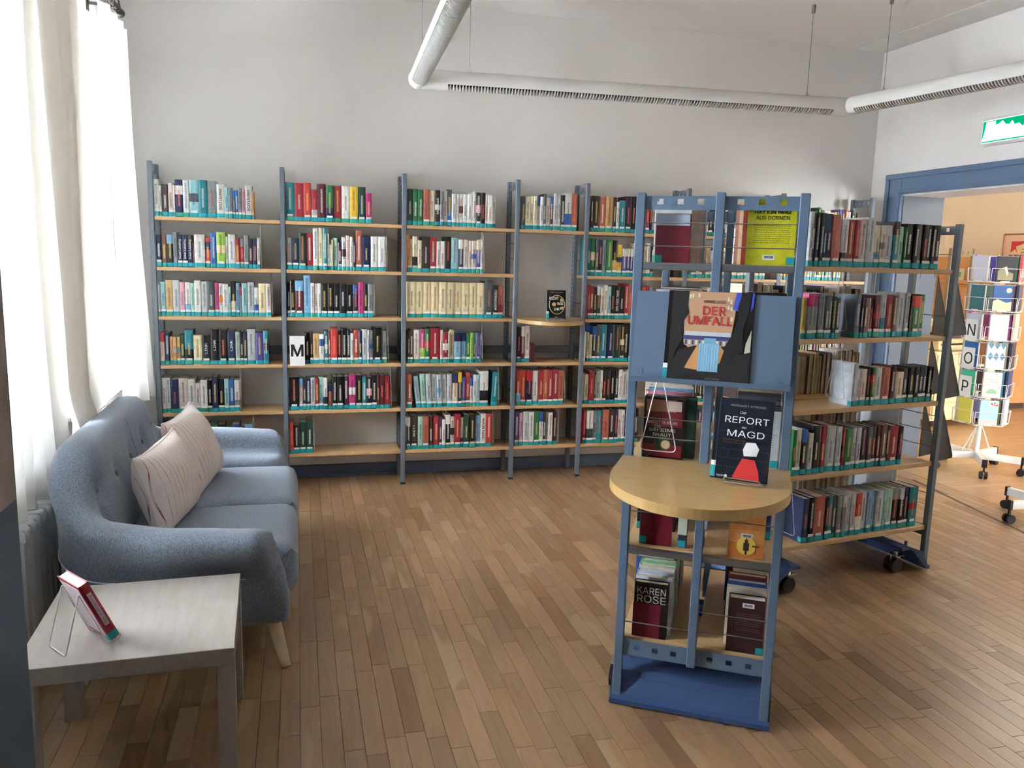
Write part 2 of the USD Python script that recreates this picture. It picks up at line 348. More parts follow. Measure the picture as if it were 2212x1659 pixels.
# door casing: three profiled boards on each member
def casing(y0, y1, z0, z1): 
    m = MB().cbox(XR-.022, y0, z0, XR+.002, y1, z1, .004); return m
dt = struct('trim_2', casing(DOOR[1], DOOR[1]+.165, 0, DOOR[3]+.148), 'blue_trim', label='blue painted left post of the doorway casing')
struct('bead', MB().cbox(XR-.034, DOOR[1]+.125, 0, XR-.02, DOOR[1]+.165, DOOR[3]+.148, .004).cbox(XR-.029, DOOR[1]+.012, 0, XR-.02, DOOR[1]+.03, DOOR[3]+.02, .003), 'blue_trim', dt)
dh = struct('trim_3', casing(DOOR[0]-.165, DOOR[1], DOOR[3], DOOR[3]+.148), 'blue_trim', label='blue painted head board of the doorway casing')
struct('bead', MB().cbox(XR-.036, DOOR[0]-.165, DOOR[3]+.112, XR-.02, DOOR[1]+.165, DOOR[3]+.150, .004).cbox(XR-.029, DOOR[0], DOOR[3]+.012, XR-.02, DOOR[1]+.02, DOOR[3]+.03, .003), 'blue_trim', dh)
struct('trim_4', casing(DOOR[0]-.165, DOOR[0], 0, DOOR[3]), 'blue_trim', label='blue painted right post of the doorway casing')
struct('door_1', MB().box(XR+.003, DOOR[1]-.012, 0, XR+.36, DOOR[1]-.0005, DOOR[3]-.012).box(XR+.003, DOOR[0]+.0005, 0, XR+.36, DOOR[0]+.012, DOOR[3]-.012), 'lining_blue', label='pale blue painted lining of the doorway sides')
struct('door_2', MB().box(XR+.003, DOOR[0], DOOR[3]-.012, XR+.36, DOOR[1], DOOR[3]-.0005), 'reveal_paint', label='pale painted lining over the doorway')

# windows: sash frames set deep into the wall, sills in front
for i, (a, b, z0, z1) in enumerate(WIN):
    xo = XL - .27
    lab = ['white sash window beside the book shelves', 'white sash window behind the sofa end and coffee table', 'unseen sash window left of the viewer, sized to light the front bookcase'][i]
    fr = MB()
    for (y0, y1, w0, w1) in ((a, a+.07, z0, z1), (b-.07, b, z0, z1), (a, b, z0, z0+.08), (a, b, z1-.09, z1), (a, b, z0+1.28, z0+1.36), ((a+b)/2-.05, (a+b)/2+.05, z0, z1)):
        fr.box(xo-.04, y0, w0, xo+.03, y1, w1)
    wn = struct(f'window_{i+1}', fr, 'sill_white', label=lab)
    for y0, y1 in ((a+.07, (a+b)/2-.05), ((a+b)/2+.05, b-.07)):
        for w0, w1 in ((z0+.08, z0+1.28), (z0+1.36, z1-.09)):
            struct('pane', MB().box(xo-.004, y0, w0, xo+.002, y1, w1), 'window_pane', wn)
    struct('sill', MB().cbox(XL-.24, a-.03 if i else a-.03, z0-.002, XL+.055, b+(.02 if i else .18), z0+.028, .006), 'sill_white', wn)

# ------------------------------------------------------------------ parquet: single staves nearest the camera, the rest joined
def floor():
    sub = MB().box(XL-WT, YF, -.2, XR+.36, YB+.3, -.012)
    fl = struct('floor', sub, 'brown_dark', label='worn oak parquet of narrow staves running towards the book shelves')
    r = random.Random(11); W = .0655; st = []
    x = XL
    while x < XR + .1:
        y = YF - r.uniform(0, .5); lane = r.uniform(.94, 1.05)
        while y < YB:
            L = r.choice([.30, .36, .42, .42, .48, .52]); y1 = min(y + L, YB)
            if y1 > YF + .05 and y < YB:
                k = r.random(); t = r.uniform(.88, 1.07)*lane
                if k < .10: t *= .74; lane *= 1.0
                elif k < .24: t *= 1.14
                hue = r.uniform(-.05, .05)
                st.append((x, max(y, YF), min(x + W, XR + .1), y1, (t*(1+hue*.5)*(1.05 if k < .10 else 1), t*(.97 if k < .10 else 1), t*(1-hue)*(.88 if k < .10 else 1)), (r.uniform(0, 90), r.uniform(0, 90), 0)))
            y += L
        x += W
    def size(s):
        c = np.array([(s[0]+s[2])/2, (s[1]+s[3])/2, 0]); d = c - CAM; z = d @ _F
        if z < 1.2: return 0
        p = proj(c)
        if not (-20 < p[0] < 2232 and 960 < p[1] < 1690): return 0
        if c[0] < -.02 and c[1] > 2.85: return 0
        return (s[3]-s[1])/z**3
    st.sort(key=size, reverse=True)
    def stave(s): 
        g = .0006; return chamfer(s[0]+g, s[1]+g, -.012, s[2]-g, s[3]-g, 0, .0007)
    for s in st[:300]:
        v, f = stave(s); obj('plank', (v, f), 'parquet', fl, prim={'tint': ([s[4]], 'constant'), 'shift': ([s[5]], 'constant')})
    mb, T, S = MB(), [], []
    for s in st[300:]:
        v, f = stave(s); mb.add(v, f); T += [s[4]]*len(f); S += [s[5]]*len(f)
    obj('planks_beyond', mb, 'parquet', fl, prim={'tint': (T, 'uniform'), 'shift': (S, 'uniform')}, kind='stuff', label='parquet staves further off and at the edges')
    # next room: the same staves, running across the doorway
    mb, T, S = MB(), [], []; y = YN0
    sub = MB().box(XR+.36, YN0, -.2, XN+.2, YN1, -.012)
    while y < YN1:
        x = XR + .1 - r.uniform(0, .5)
        while x < XN:
            L = r.choice([.5, .6, .8]); x0 = max(x, XR + .1)
            if y > 2 and x + L > XR + .1:
                v, f = MB().box(x0+.0006, y+.0006, -.012, min(x+L, XN)-.0006, min(y+.0655, YN1)-.0006, 0).arr(); mb.add(v, f); t = r.uniform(1.15, 1.34)
                T += [(t, t, t*.97)]*len(f); S += [(r.uniform(0, 90), r.uniform(0, 90), 0)]*len(f)
            x += L
        y += .0655
    f2 = struct('floor_next', sub, 'brown_dark', label='parquet of the next room beyond the doorway')
    obj('planks', mb, 'parquet', f2, prim={'tint': (T, 'uniform'), 'shift': (S, 'uniform')}, kind='stuff', label='pale parquet staves of the next room')
floor()

# ------------------------------------------------------------------ wall shelving: eight upright frames, seven bays
SY0, SY1 = 5.284, 5.535                      # front and rear post faces
SX0, SW, SN, SH = -.834, .75, .489, 2.034
PX = [SX0, SX0+SW, SX0+2*SW, SX0+3*SW, SX0+3*SW+SN, SX0+4*SW+SN, SX0+5*SW+SN, SX0+6*SW+SN]
LV = [1.715, 1.416, 1.119, .819, .519, .234]  # upper faces of the boards
ws = thing('wall_shelving', 'long row of grey steel and beech book shelves along the back wall', 'bookshelf')
def post_holes(mb, x0, x1, y, zs, sgn):
    for z in zs: mb.box(x0, min(y, y+sgn*.0012), z, x1, max(y, y+sgn*.0012), z+.009)
for i, x in enumerate(PX):
    fr = MB().cbox(x-.014, SY0, .012, x+.014, SY0+.030, SH, .0025)
    up = obj('upright', fr, 'steel_grey', ws)
    rp = obj('rear_post', MB().cbox(x-.014, SY1-.034, .004, x+.014, SY1, SH, .0025), 'steel_grey', up)
    hs = MB()
    for z in np.arange(.26, 1.96, .032):
        for yy in (SY1-.028, SY1-.014): hs.box(x+.0135, yy, z, x+.0148, yy+.006, z+.009).box(x-.0148, yy, z, x-.0135, yy+.006, z+.009)
    obj('peg_holes', hs, 'black_hole', up, kind='stuff')
    obj('foot', MB().cbox(x-.015, SY0-.001, 0, x+.015, SY0+.031, .014, .002), 'black_plastic', up)
    pl = wall_with_holes('x', x-.002, x+.002, SY0+.028, SY1-.032, SH-.062, SH-.008, [(SY0+.05+.052*k, SY0+.07+.052*k, SH-.044, SH-.024) for k in range(3)])
    obj('punched_plate', pl, 'steel_grey', up)
    for z in (.62, .93, 1.22, 1.52, 1.62) if i in (2, 3, 4, 5) else (.62, 1.22):
        obj('cross_rod', MB().tube([(x, SY0+.02, z), (x, SY1-.02, z)], .0022, 6), 'lip_metal', up)
for b in range(7):
    x0, x1 = PX[b]+.0155, PX[b+1]-.0155
    for k, z in enumerate(LV):
        if b == 3 and k in (1, 2): continue
        obj('shelf_board', MB().cbox(x0, SY0+.004, z-.022, x1, SY1-.006, z, .0018), 'beech_board', ws)
    obj('back_rail', MB().cbox(PX[b]+.014, SY1-.026, .86, PX[b+1]-.014, SY1-.010, .91, .002), 'steel_grey', ws)
# half round shelf between the fourth and fifth uprights
hx0, hx1, hz = PX[3]+.016, PX[4]-.016, 1.119
hc = [(hx0, SY1-.01), (hx0, SY0+.02)] + [((hx0+hx1)/2 - (hx1-hx0)/2*math.cos(a), SY0+.02 - .30*math.sin(a)) for a in np.linspace(.12, math.pi-.12, 28)] + [(hx1, SY0+.02), (hx1, SY1-.01)]
obj('half_round_board', prism(hc, hz-.024, hz), 'beech_table', ws, label='half round beech board bulging out of the row')

# ------------------------------------------------------------------ books
PAL = dict(w=(238,236,230), c=(226,214,184), i=(234,214,164), l=(196,202,206), g=(136,142,142), d=(74,80,82), k=(26,26,30), n=(32,44,84), b=(44,96,172), s=(120,176,212), t=(32,134,150),
           a=(146,200,206), e=(38,120,66), f=(30,66,54), y=(156,200,70), m=(160,206,184), r=(166,36,50), R=(214,66,58), o=(228,148,78), p=(228,160,178), P=(196,48,116), v=(84,72,150),
           u=(74,38,64), x=(96,28,44), z=(116,78,62), h=(214,168,104), Y=(230,190,48), j=(222,202,194), q=(190,96,76), B=(62,46,44))
CNAME = dict(w='white', c='cream', i='pale yellow', l='light grey', g='grey', d='dark grey', k='black', n='navy blue', b='blue', s='sky blue', t='teal', a='pale turquoise', e='green', f='dark green', y='lime green',
             m='mint green', r='dark red', R='bright red', o='orange', p='pink', P='magenta', v='violet', u='dark purple', x='maroon', z='brown', h='tan', Y='yellow', j='pale pink', q='rust red', B='dark brown')
TEAL, GREENTEAL = lin((28, 158, 170)), lin((52, 160, 140))
BOOKS = []; HS = 1.06
def add_book(col, t, h, d, o, rz, where=None, lean=0, style=None, size=0, group=None, label=None, title=None, col2=None, band=None, tcol=None, force=False, sticker=True):
    BOOKS.append(dict(col=col, t=t, h=h, d=d, o=np.asarray(o, float), rz=rz, where=where, lean=lean, size=size, group=group, label=label, title=title, col2=col2, band=band, tcol=tcol, force=force, sticker=sticker))
    return BOOKS[-1]
def book_parts(b, r):
    """arrays of one book: spine on y=0 facing -y, thickness along x, standing on z=0"""
    t, h, d = b['t'], b['h'], b['d']; bd = min(.0026, t*.2); rr = min(.004, t*.2)
    outer = [(-t/2, d), (-t/2, rr), (-t*.27, .0008), (t*.27, .0008), (t/2, rr), (t/2, d)]
    inner = [(-t/2+bd, d), (-t/2+bd, rr+.002), (-t*.27, bd+.001), (t*.27, bd+.001), (t/2-bd, rr+.002), (t/2-bd, d)]
    n = 6; v = [(x, y, z) for z in (0, h) for x, y in outer] + [(x, y, z) for z in (0, h) for x, y in inner]
    q = []
    for i in range(n-1):
        q += [[i, i+1, n+i+1, n+i], [3*n+i, 3*n+i+1, 2*n+i+1, 2*n+i], [n+i, n+i+1, 3*n+i+1, 3*n+i], [i+1, i, 2*n+i, 2*n+i+1]]
    q += [[0, n, 3*n, 2*n], [n-1, 3*n-1, 4*n-1, 2*n-1]]
    q = np.array(q); cover = (np.array(v, float), np.vstack([q[:, [0, 1, 2]], q[:, [0, 2, 3]]]))
    pages = MB().box(-t/2+bd*1.02, rr+.0025, .003, t/2-bd*1.02, d-.004, h-.003).arr()
    low = r.choice([.002, .002, .004]); sh = .0235
    st = MB().add(*_open_box(t/2+.0003, -.0002, .026, low, low+sh)).arr()
    lw = min(t/2-.001, .017)
    lb = MB().box(-lw, -.0006, low+sh+.001, lw, .0012, low+sh+.014).arr() if lw > .004 else None
    m = np.eye(4)
    if b['lean']:
        a = math.radians(b['lean']); c, s = math.cos(a), math.sin(a); m[:3, :3] = [[c, 0, s], [0, 1, 0], [-s, 0, c]]
        m[2, 3] = abs(s)*t/2
    return cover, pages, st, lb, m
def _open_box(hx, y0, y1, z0, z1):
    v = [(-hx, y1, z0), (-hx, y0+.003, z0), (-hx*.55, y0, z0), (hx*.55, y0, z0), (hx, y0+.003, z0), (hx, y1, z0)]
    v = v + [(x, y, z1) for x, y, _ in v]; q = [[i, i+1, 6+i+1, 6+i] for i in range(5)]
    q = np.array(q); return np.array(v), np.vstack([q[:, [0, 1, 2]], q[:, [0, 2, 3]]])
def book_style(b, r):
    base = np.array(PAL[b['col']], float); base = base*.87 + base.mean()*.13 + r.uniform(-7, 7)
    c1 = np.clip(lin(np.clip(base, 6, 250)), .008, .85); t, h = b['t'], b['h']
    if b['col2']: c2, (lo, hi) = lin(PAL[b['col2']]), b['band']
    else:
        k = r.random(); c2 = lin(PAL[r.choice('wkcrnbgsBl')]); lo, hi = (9, 9)
        if b['col'] == 'i': pass
        elif k < .05: lo, hi = h*.72, h
        elif k < .085: lo, hi = h*.1, h*r.uniform(.3, .45)
        elif k < .12: lo, hi = h*.45, h*.6
    dark = base.mean() < 120
    ink = r.choice([(240, 236, 226), (240, 236, 226), (226, 200, 120), (236, 120, 100)]) if dark else r.choice([(40, 40, 44), (40, 40, 44), (150, 40, 40), (40, 60, 110)])
    z0 = h*r.uniform(.24, .34); z1 = h*r.uniform(.62, .95); w = min(t*.22, .0055)
    if b['title']: z0 = z1 = 9
    return dict(tint=c1, tint_b=c2, band=(lo, hi, 0), ink=lin(ink), lay=(w, z0, z1))

# rows read off the photograph: colour letter, width, height (in pixels of an enlarged crop); _n is a gap, /n a lean, =TEXT a readable title, :cN a second colour in zone N
def row(spec, o, dr, nrm, rz, scale, mpp, start_px, where, size=1, group=None, step=True, force=False):
    """o: start point on the shelf, dr: row direction, nrm: towards the reader"""
    r = random.Random(hash_(where)); s = 0.0; k = 0; toks = spec.split(); cnt = len([q for q in toks if q[0] != '_'])
    for tk in toks:
        if tk[0] == '_': s += float(tk[1:])/scale*mpp; continue
        title = None
        if '=' in tk: tk, title = tk.split('='); title = title.replace('~', ' ')
        lean = 0
        if '/' in tk: tk, lean = tk.split('/'); lean = float(lean)
        c2 = band = None
        if ':' in tk: tk, zz = tk.split(':'); c2 = zz[0]
        w, h = map(float, tk[1:].split('.')); t = w/scale*mpp; hh = min(h/scale*mpp*HS, .262)
        if c2: band = {'1': (.72*hh, hh), '2': (.42*hh, .64*hh), '3': (.04, .45*hh), '4': (.60*hh, .84*hh)}[zz[1]]
        k += 1
        tt = max(t - .0012, .005); d = min(max(.62*hh + r.uniform(-.006, .012), .095), .185)
        p = np.asarray(o) + np.asarray(dr)*(s + t/2) + np.asarray(nrm)*r.uniform(-.008, .004)
        add_book(tk[0], tt, hh, d, p, rz, where=(k, cnt, where), lean=lean, size=size*tt*hh/max(depth(p), 1)**2, group=group, title=title, col2=c2, band=band, force=force)
        s += t
    return np.asarray(o) + np.asarray(dr)*s
def hash_(s): return sum((i+1)*ord(c) for i, c in enumerate(str(s))) % 100003

BAYN = ['leftmost wall bay', 'second wall bay', 'third wall bay', 'narrow wall bay', 'fifth wall bay']
LVN = ['top shelf', 'second shelf', 'third shelf', 'fourth shelf', 'fifth shelf', 'bottom shelf']
C1, C2, C3, C4, C5, C6 = (300,330,4.484), (300,680,4.484), (600,330,4.424), (600,680,4.366), (1080,380,4.879), (1080,680,4.482)
WALLROWS = [
 (0,0,C1,138,'w47.345 w22.285 B65.300 j46.315 w17.300 n77.350:w4 w58.345 a90.350:d2 t85.355 g92.350 w75.325=SOO~LEONG a40.295 g40.295 n25.270 b30.275 g35.295 p32.285 w70.325=SOO~LEONG o20.270'),
 (0,1,C1,165,'n50.300 z50.305 k60.305 g42.330 n46.305=Insel~Lessing n50.305=Insel~Lessing n48.305=Insel~Lessing n15.250 w104.315 R50.290:n4 b62.335 y88.345:i2 l26.305 w71.325 r42.290 r41.290 g46.320 n42.290 n43.295 w28.300'),
 (0,2,C1,180,'l20.300 a50.325 h70.345 l64.345 p50.325 w54.325 m37.320 w64.345 l64.335 d66.340 P43.325 w35.320:o2 w57.315 m24.290 k46.335:c3 s38.325 g23.290 a57.325 l66.335 w43.285 i75.325 j50.325'),
 (0,3,C2,190,'j42.310 n48.310 h33.270 h32.270 h34.270 f42.290 t84.335:k3 i80.285 k82.285=LINK k84.340=LINK k82.340 n79.330=LINK m46.320 k34.320 n36.315 l82.345 v79.310 t53.330:k2'),
 (0,4,C2,215,'w40.340 w40.340 n77.325 j88.335 w70.325 j50.285 w65.315 k46.310 n58.345 k61.320 a46.325 b53.320 w52.310'),
 (0,5,C2,225,'n60.290 r52.290 k60.290 f60.290 z55.290 B58.290 e78.310 e86.310 f76.310 n64.260 b80.310 q50.265 s80.310'),
 (1,0,C3,75,'t87.340 r83.340 R72.345 r58.285 x80.340 e74.330 r77.330 w78.330 Y80.330 f75.330 P57.275'),
 (1,1,C3,88,'g50.285 n64.280 f67.330 r66.330 w48.375 i47.395 t38.395 w20.330 w22.235 i15.280 m44.295 u38.255 w42.305:x2 j36.320 w29.310 B28.260 q60.370 n86.320 w73.320 w74.320'),
 (1,2,C3,95,'k26.310 k46.330 x78.330 s68.385 w34.310 j31.305 w33.310 k60.305 k56.305 k59.305 k64.305 k65.300 u51.300 P56.325 k37.310 g55.310'),
 (1,3,C4,258,'k48.280 B27.285 h59.275 w46.270:b4 t38.295 r23.280 R64.325 k38.290 k51.320 k34.305 w31.280 R46.305 n33.300 l51.315 w19.310 g36.305 k84.330 g52.300'),
 (1,4,C4,110,'k92.300 j34.285 n31.280 n41.285 l44.295 r31.290 m44.300 w39.295 z46.225 k44.300 k59.300 u53.300 P64.315:w2 k63.310 t40.300 k51.295:p2 k49.310 x26.305 x49.310 r53.295'),
 (1,5,C4,112,'R39.290 k54.260 f64.285 f62.300'),
 (2,0,C3,1240,'d50.310 e47.310 e50.305 q58.310 c54.305 B48.310=Mankell g29.300 w39.310 d42.320 w44.285 w28.285 w38.285:B2 w40.285 w51.285 w33.310 k43.305:p2 k45.305 j22.285 w54.290 w27.280'),
 (2,1,C3,1240,'o18.320 i27.285 c50.310 c40.275 B74.310 r64.305 j34.270 w45.275 k58.315 a71.310 n46.295 j50.295 c30.285 j46.285 v40.290 w25.300'),
 (2,2,C3,1243,' '.join(['i73.315']*10)+' d82.330 k49.295=MONTEPERDIDO q54.290'),
 (2,3,C4,1225,'B22.275 B28.290 j62.290 P46.295:y3 e46.300:R2 r100.305 j23.290 r49.270:w2 w11.275 i46.290 s64.265:n1 s50.265:n1 e37.265 y32.265 t19.265 a20.265 v20.265 b15.265'),
 (2,4,C4,1220,'q44.290 _42 a48.275/-7 m50.295/-4 l48.295/-3 l48.290/-2 l46.290/-2 l47.290/-2 l49.290/-1 c52.295 n35.305:Y1 b37.265 R46.300 j28.255 w28.285 a34.285 w80.315:k3 _28 t64.300/3'),
 (2,5,C4,1217,'f32.285 B70.295=RHETT m46.290 q54.290 B45.285 r52.285 u27.285 w34.260 k45.300:w1 j37.285:k2 r59.305 w29.270 f54.295 k57.295 s52.285 w51.300=DEIN~NEVEN R60.300'),
 (3,0,C5,225,'d40.300 c51.300 i30.305 c39.305 w32.305 w34.305 d28.330 j44.300 x32.310 l46.340 w32.335 k40.325 w74.345:b3 q62.345'),
 (3,3,C6,163,'u37.300 x35.310 j50.315'),
 (3,4,C6,150,'R47.305 R52.305 n58.300 w59.300 r45.300 q45.310 r45.305 r54.310 q55.300'),
 (3,5,C6,140,'v42.300 p36.290 l53.300 w51.295 e48.300 w39.290 B26.290 g23.290 w42.285 u48.285'),
 (4,0,C5,955,'k20.320 B70.320 q62.310 h74.320 B34.315 w29.275 t66.290 u70.330 k40.330 k40.330 k36.300 w30.310 r40.300 n34.310 w30.300'),
 (4,1,C5,910,'t35.340 e47.335:j2 d31.330 n42.325 g38.330 e62.330 k49.325:h3 Y56.290 v49.255:w1 v35.255:w1 v38.255:w1 c40.300 w35.310 s34.300 i30.290 w40.310 k32.300'),
 (4,2,C5,925,'r20.310 r38.300 B34.290 f36.300 c32.290 w40.310 a36.300 k41.300 k50.305=DER~TICK~TACK k51.300 r39.325 q35.310 R40.310 r46.290 R60.300 r38.310 B40.300'),
 (4,3,C6,838,'c22.250 i25.230 k45.300 d33.320 t63.325 n75.330 f57.325 B40.320 B36.320 k30.310 B40.310 f40.300 d40.310'),
 (4,4,C6,812,'c42.250 r50.280 f16.270 g40.280 w26.285 k34.290 B42.285 k43.290 k33.290 w36.290 l38.275 w30.280 j36.290 c30.280'),
 (4,5,C6,800,'r31.290 w63.280:f3 g35.280 t54.280 q63.285 B50.290 n34.280 w35.285 w30.280 n26.280 w36.280 j30.280 k40.290'),
]
def wall_row(b, k, crop, x0, spec):
    ox, oy, sc = crop; pz = LV[k]
    q = proj([PX[b]+.05, SY0+.012, pz]); p = on_plane(ox + x0/sc, q[1], (0, SY0+.012, 0), np.array([0, 1.0, 0]))
    a, c = proj([PX[b]+.1, SY0+.012, pz]), proj([PX[b]+.5, SY0+.012, pz]); mx = .4/(c[0]-a[0])
    x = max(p[0], PX[b]+.017)
    e = row(spec, (x, SY0+.014, pz+.0004), (1, 0, 0), (0, -1, 0), 0.0, sc, mx, None, f'{LVN[k]} of {BAYN[b]}' if b < 5 else None, group='library books on the wall shelves')
    return e[0]
ROWEND = {}
for b, k, crop, x0, spec in WALLROWS: ROWEND[b, k] = wall_row(b, k, crop, x0, spec)
r5 = random.Random(5)
def random_row(n, letters, lo=16, hi=30, h0=185, h1=225): return ' '.join(f'{r5.choice(letters)}{r5.uniform(lo, hi):.0f}.{r5.uniform(h0, h1):.0f}' for _ in range(n))
for b in (5, 6):
    for k in range(6):
        n = r5.choice([20, 24, 26]) if k < 3 else r5.choice([14, 20, 24])
        spec = random_row(n, ['wkrRcBiwpuvqdleY', 'iwcReoYwykabw', 'rRqkwBcRrkx', 'kBdnfwc', 'wckrBdl', 'wkrntlc'][k])
        row(spec, (PX[b]+.018, SY0+.014, LV[k]+.0004), (1, 0, 0), (0, -1, 0), 0.0, 1000, 1.0, None, f'hidden {b} {k}', size=.0, group=None)

# wire supports at the row ends hang from the board above
def wire_end(x, z0, z1, y0, y1, r=.0018):
    return MB().tube(fillet([(x, y0+.05, z1), (x, y0+.01, z1-.03), (x+.004, y0-.002, z0+.02), (x+.006, y0+.03, z0+.006), (x+.006, y1, z0+.006), (x+.002, y1-.02, z0+.06), (x, y1-.06, z1)], .02), r, 6)
ENDS = {(0,1):0, (0,2):0, (0,4):0, (0,5):0, (1,1):0, (1,2):0, (1,3):0, (1,4):0, (1,5):0, (2,1):0, (2,2):0, (2,3):0, (2,4):0, (2,5):0, (3,4):0, (3,5):0}
for (b, k) in ENDS:
    x = min(ROWEND[b, k] + .004, PX[b+1]-.03); top = LV[k-1]-.022
    p = thing('wire_bookend', f'chrome wire row-end support on {LVN[k]} of the {BAYN[b]}', 'bookend', (x, 0, 0), group='wire book supports on the wall shelves')
    obj('wire_loop', wire_end(0, LV[k]+.001, top-.002, SY0+.012, SY0+.16), 'wire_chrome', p)
    obj('clip', MB().cbox(-.006, SY0+.04, top-.006, .006, SY0+.17, top-.0005, .001), 'chrome', p)
# dark metal bookend in the narrow bay
p = thing('metal_bookend', 'maroon metal bookend closing the short row in the narrow bay', 'bookend', (ROWEND[3, 3]+.004, SY0+.02, LV[3]+.0005))
obj('upright_plate', MB().cbox(0, 0, 0, .030, .15, .125, .002), 'tinted', p, tint=lin((84, 24, 40)))
# M sign
p = thing('letter_sign', 'white card sign with black letter M standing on the shelf edge', 'sign', (-.008, SY0-.0065, .811))
obj('card', MB().cbox(-.046, -.001, 0, .046, .004, .19, .0008), 'paper', p)
obj('letter', MB().add(*text('M', .072, .0008, True)).tf(mat4([(1,0,0),(0,0,1),(0,-1,0)], (0, -.0012, .098))), 'ink', p)

# ------------------------------------------------------------------ mobile bookcases (double sided, on castors)
TW, TH = .493, 1.745
TLV = [1.526, 1.203, .879, .571, .238]
def caster(par, u, v, r=.038, twin=True):
    c = obj('caster', MB().cbox(u-.03, v-.03, .085, u+.03, v+.03, .092, .002).mesh(trimesh.creation.cylinder(.012, .03, sections=12, transform=trimesh.transformations.translation_matrix((u, v, .092)))).cbox(u-.005, v-.036, .045, u+.005, v+.036, .088, .004), 'chrome', par)
    w = MB()
    for s in (-1, 1):
        m = trimesh.creation.cylinder(r, .020, sections=20); m.apply_transform(trimesh.transformations.rotation_matrix(math.pi/2, (0, 1, 0))); m.apply_translation((u + s*.018, v-.012, r)); w.mesh(m)
    obj('wheel', w, 'black_plastic', c); return c
def display_board(par, u0, u1, v, zt, zb, out, name='display_board'):
    """slanted steel board on the end frame with a lip along its lower edge; v is the frame plane, out the direction (-1 near end, +1 far end)"""
    p = [(v + out*.022, zt), (v + out*.094, zb), (v + out*.118, zb+.004), (v + out*.120, zb+.016), (v + out*.123, zb+.016), (v + out*.121, zb+.001), (v + out*.094, zb-.004), (v + out*.019, zt)]
    n = len(p); vv = [(u, a, z) for u in (u0, u1) for a, z in p]; mb = MB().add(vv, [[i, (i+1) % n, n+(i+1) % n, n+i] for i in range(n)])
    from shapely.geometry import Polygon
    for k in (0, 1):
        tv, tf = trimesh.creation.triangulate_polygon(Polygon(p), engine='earcut'); mb.add([( (u0, u1)[k], a, z) for a, z in tv], tf)
    b = obj(name, mb, 'steel', par)
    for uu in (u0+.03, u1-.03): obj('arm', MB().bar((uu, v, zt-.05), (uu, v+out*.09, zb+.02), .012, .003), 'steel', b)
    return b
def trolley(label, o, rz, L, near_display):
    sm = 'steel' if near_display else 'steel_grey'  # rear case is the same steel; greyer colour stands in for dimmer light
    t = thing('mobile_bookcase', label, 'bookshelf', (o[0], o[1], 0), rz, None)
    for end, v in ((0, 0.0), (1, L)):
        out = -1 if end == 0 else 1
        fm = MB()
        for u in (0, TW): fm.cbox(u-.0145, v-.0145, .022, u+.0145, v+.0145, TH, .0025)
        fr = obj('end_frame', fm, sm, t)
        vm = v + out*.012
        obj('middle_post', MB().cbox(TW/2-.0145, vm-.0145, .18 if end == 0 else .1, TW/2+.0145, vm+.0145, TH+.002, .0025), sm, fr)
        for a in (0, 1):
            u0, u1 = (.0145, TW/2-.0145) if a == 0 else (TW/2+.0145, TW-.0145)
            hl = [(u0+.035+.063*k, u0+.055+.063*k) for k in range(3)]
            obj('punched_plate', wall_with_holes('y', v-.003, v+.003, u0, u1, 1.694, 1.736, [(p, q, 1.710, 1.728) for p, q in hl]), sm, fr)
            obj('punched_plate', wall_with_holes('y', v-.003, v+.003, u0, u1, .182, .236, [(p, q, .199, .217) for p, q in hl]).cbox(u0, v-.004, .178, u1, v+.012, .183, .001), sm, fr)
            rods = (1.653, 1.580, 1.02, .955, .697, .300) if a == 0 else (1.653, 1.580, .697, .372, .306)
            if end == 1: rods = (1.60, 1.30, .80, .72, .64, .40, .34)
            for z in rods: obj('cross_rod', MB().tube([(u0-.006, v, z), (u1+.006, v, z)], .0021, 6), 'lip_metal', fr)
            for z in ((1.527, .571) if end == 0 else (1.527,)):
                obj('shelf_lip', MB().cbox(u0, v-.012, z-.022, u1, v+.004, z+.001, .002), 'lip_metal', fr)
    for z in TLV:
        for a in (0, 1):
            u0, u1 = (-.004, TW/2-.012) if a == 0 else (TW/2+.012, TW+.004)
            obj('shelf_board', MB().cbox(u0, .018, z-.022, u1, L-.018, z, .0018), 'beech_board', t)
    # base trough at both ends, with castors beside the posts
    for v, out in ((0.0, -1), (L, 1)):
        p = [(v+out*.030, .006), (v+out*.032, .024), (v+out*.012, .030), (v-out*.03, .105), (v-out*.13, .142), (v-out*.18, .140), (v-out*.18, .125), (v-out*.13, .128), (v-out*.02, .09), (v+out*.01, .006)]
        n = len(p); mb = MB().add([(u, a, z) for u in (-.022, TW+.02) for a, z in p], [[i, (i+1) % n, n+(i+1) % n, n+i] for i in range(n)])
        from shapely.geometry import Polygon
        for u in (-.022, TW+.02):
            tv, tf = trimesh.creation.triangulate_polygon(Polygon(p), engine='earcut'); mb.add([(u, a, z) for a, z in tv], tf)
        bt = obj('base_trough', mb, 'steel_blue', t)
        obj('fixing_nut', MB().add(*lathe([(0, .168), (.006, .167), (.008, .155), (.008, .14), (.015, .138), (.015, .132)], 8)).tf(mat4(np.eye(3), (.03, v-out*.10, 0))).mesh(trimesh.creation.cylinder(.008, .02, sections=6, transform=trimesh.transformations.translation_matrix((TW-.03, v-out*.10, .142)))), 'chrome', bt)
        for u in ((-.014, TW-.03) if near_display else (.03, TW-.035)): caster(t, u, v - out*(.115 if near_display else .16))
    return t
RA, OA = math.atan2(-.528, .849), np.array([1.066, 2.456, 0])
EA, NA = np.array([math.cos(RA), math.sin(RA), 0]), np.array([-math.sin(RA), math.cos(RA), 0])
LA = .78
ta = trolley('grey steel mobile bookcase seen end-on with half round beech table in front', OA, RA, LA, True)
display_board(ta, .006, TW-.004, 0, 1.437, 1.158, -1)
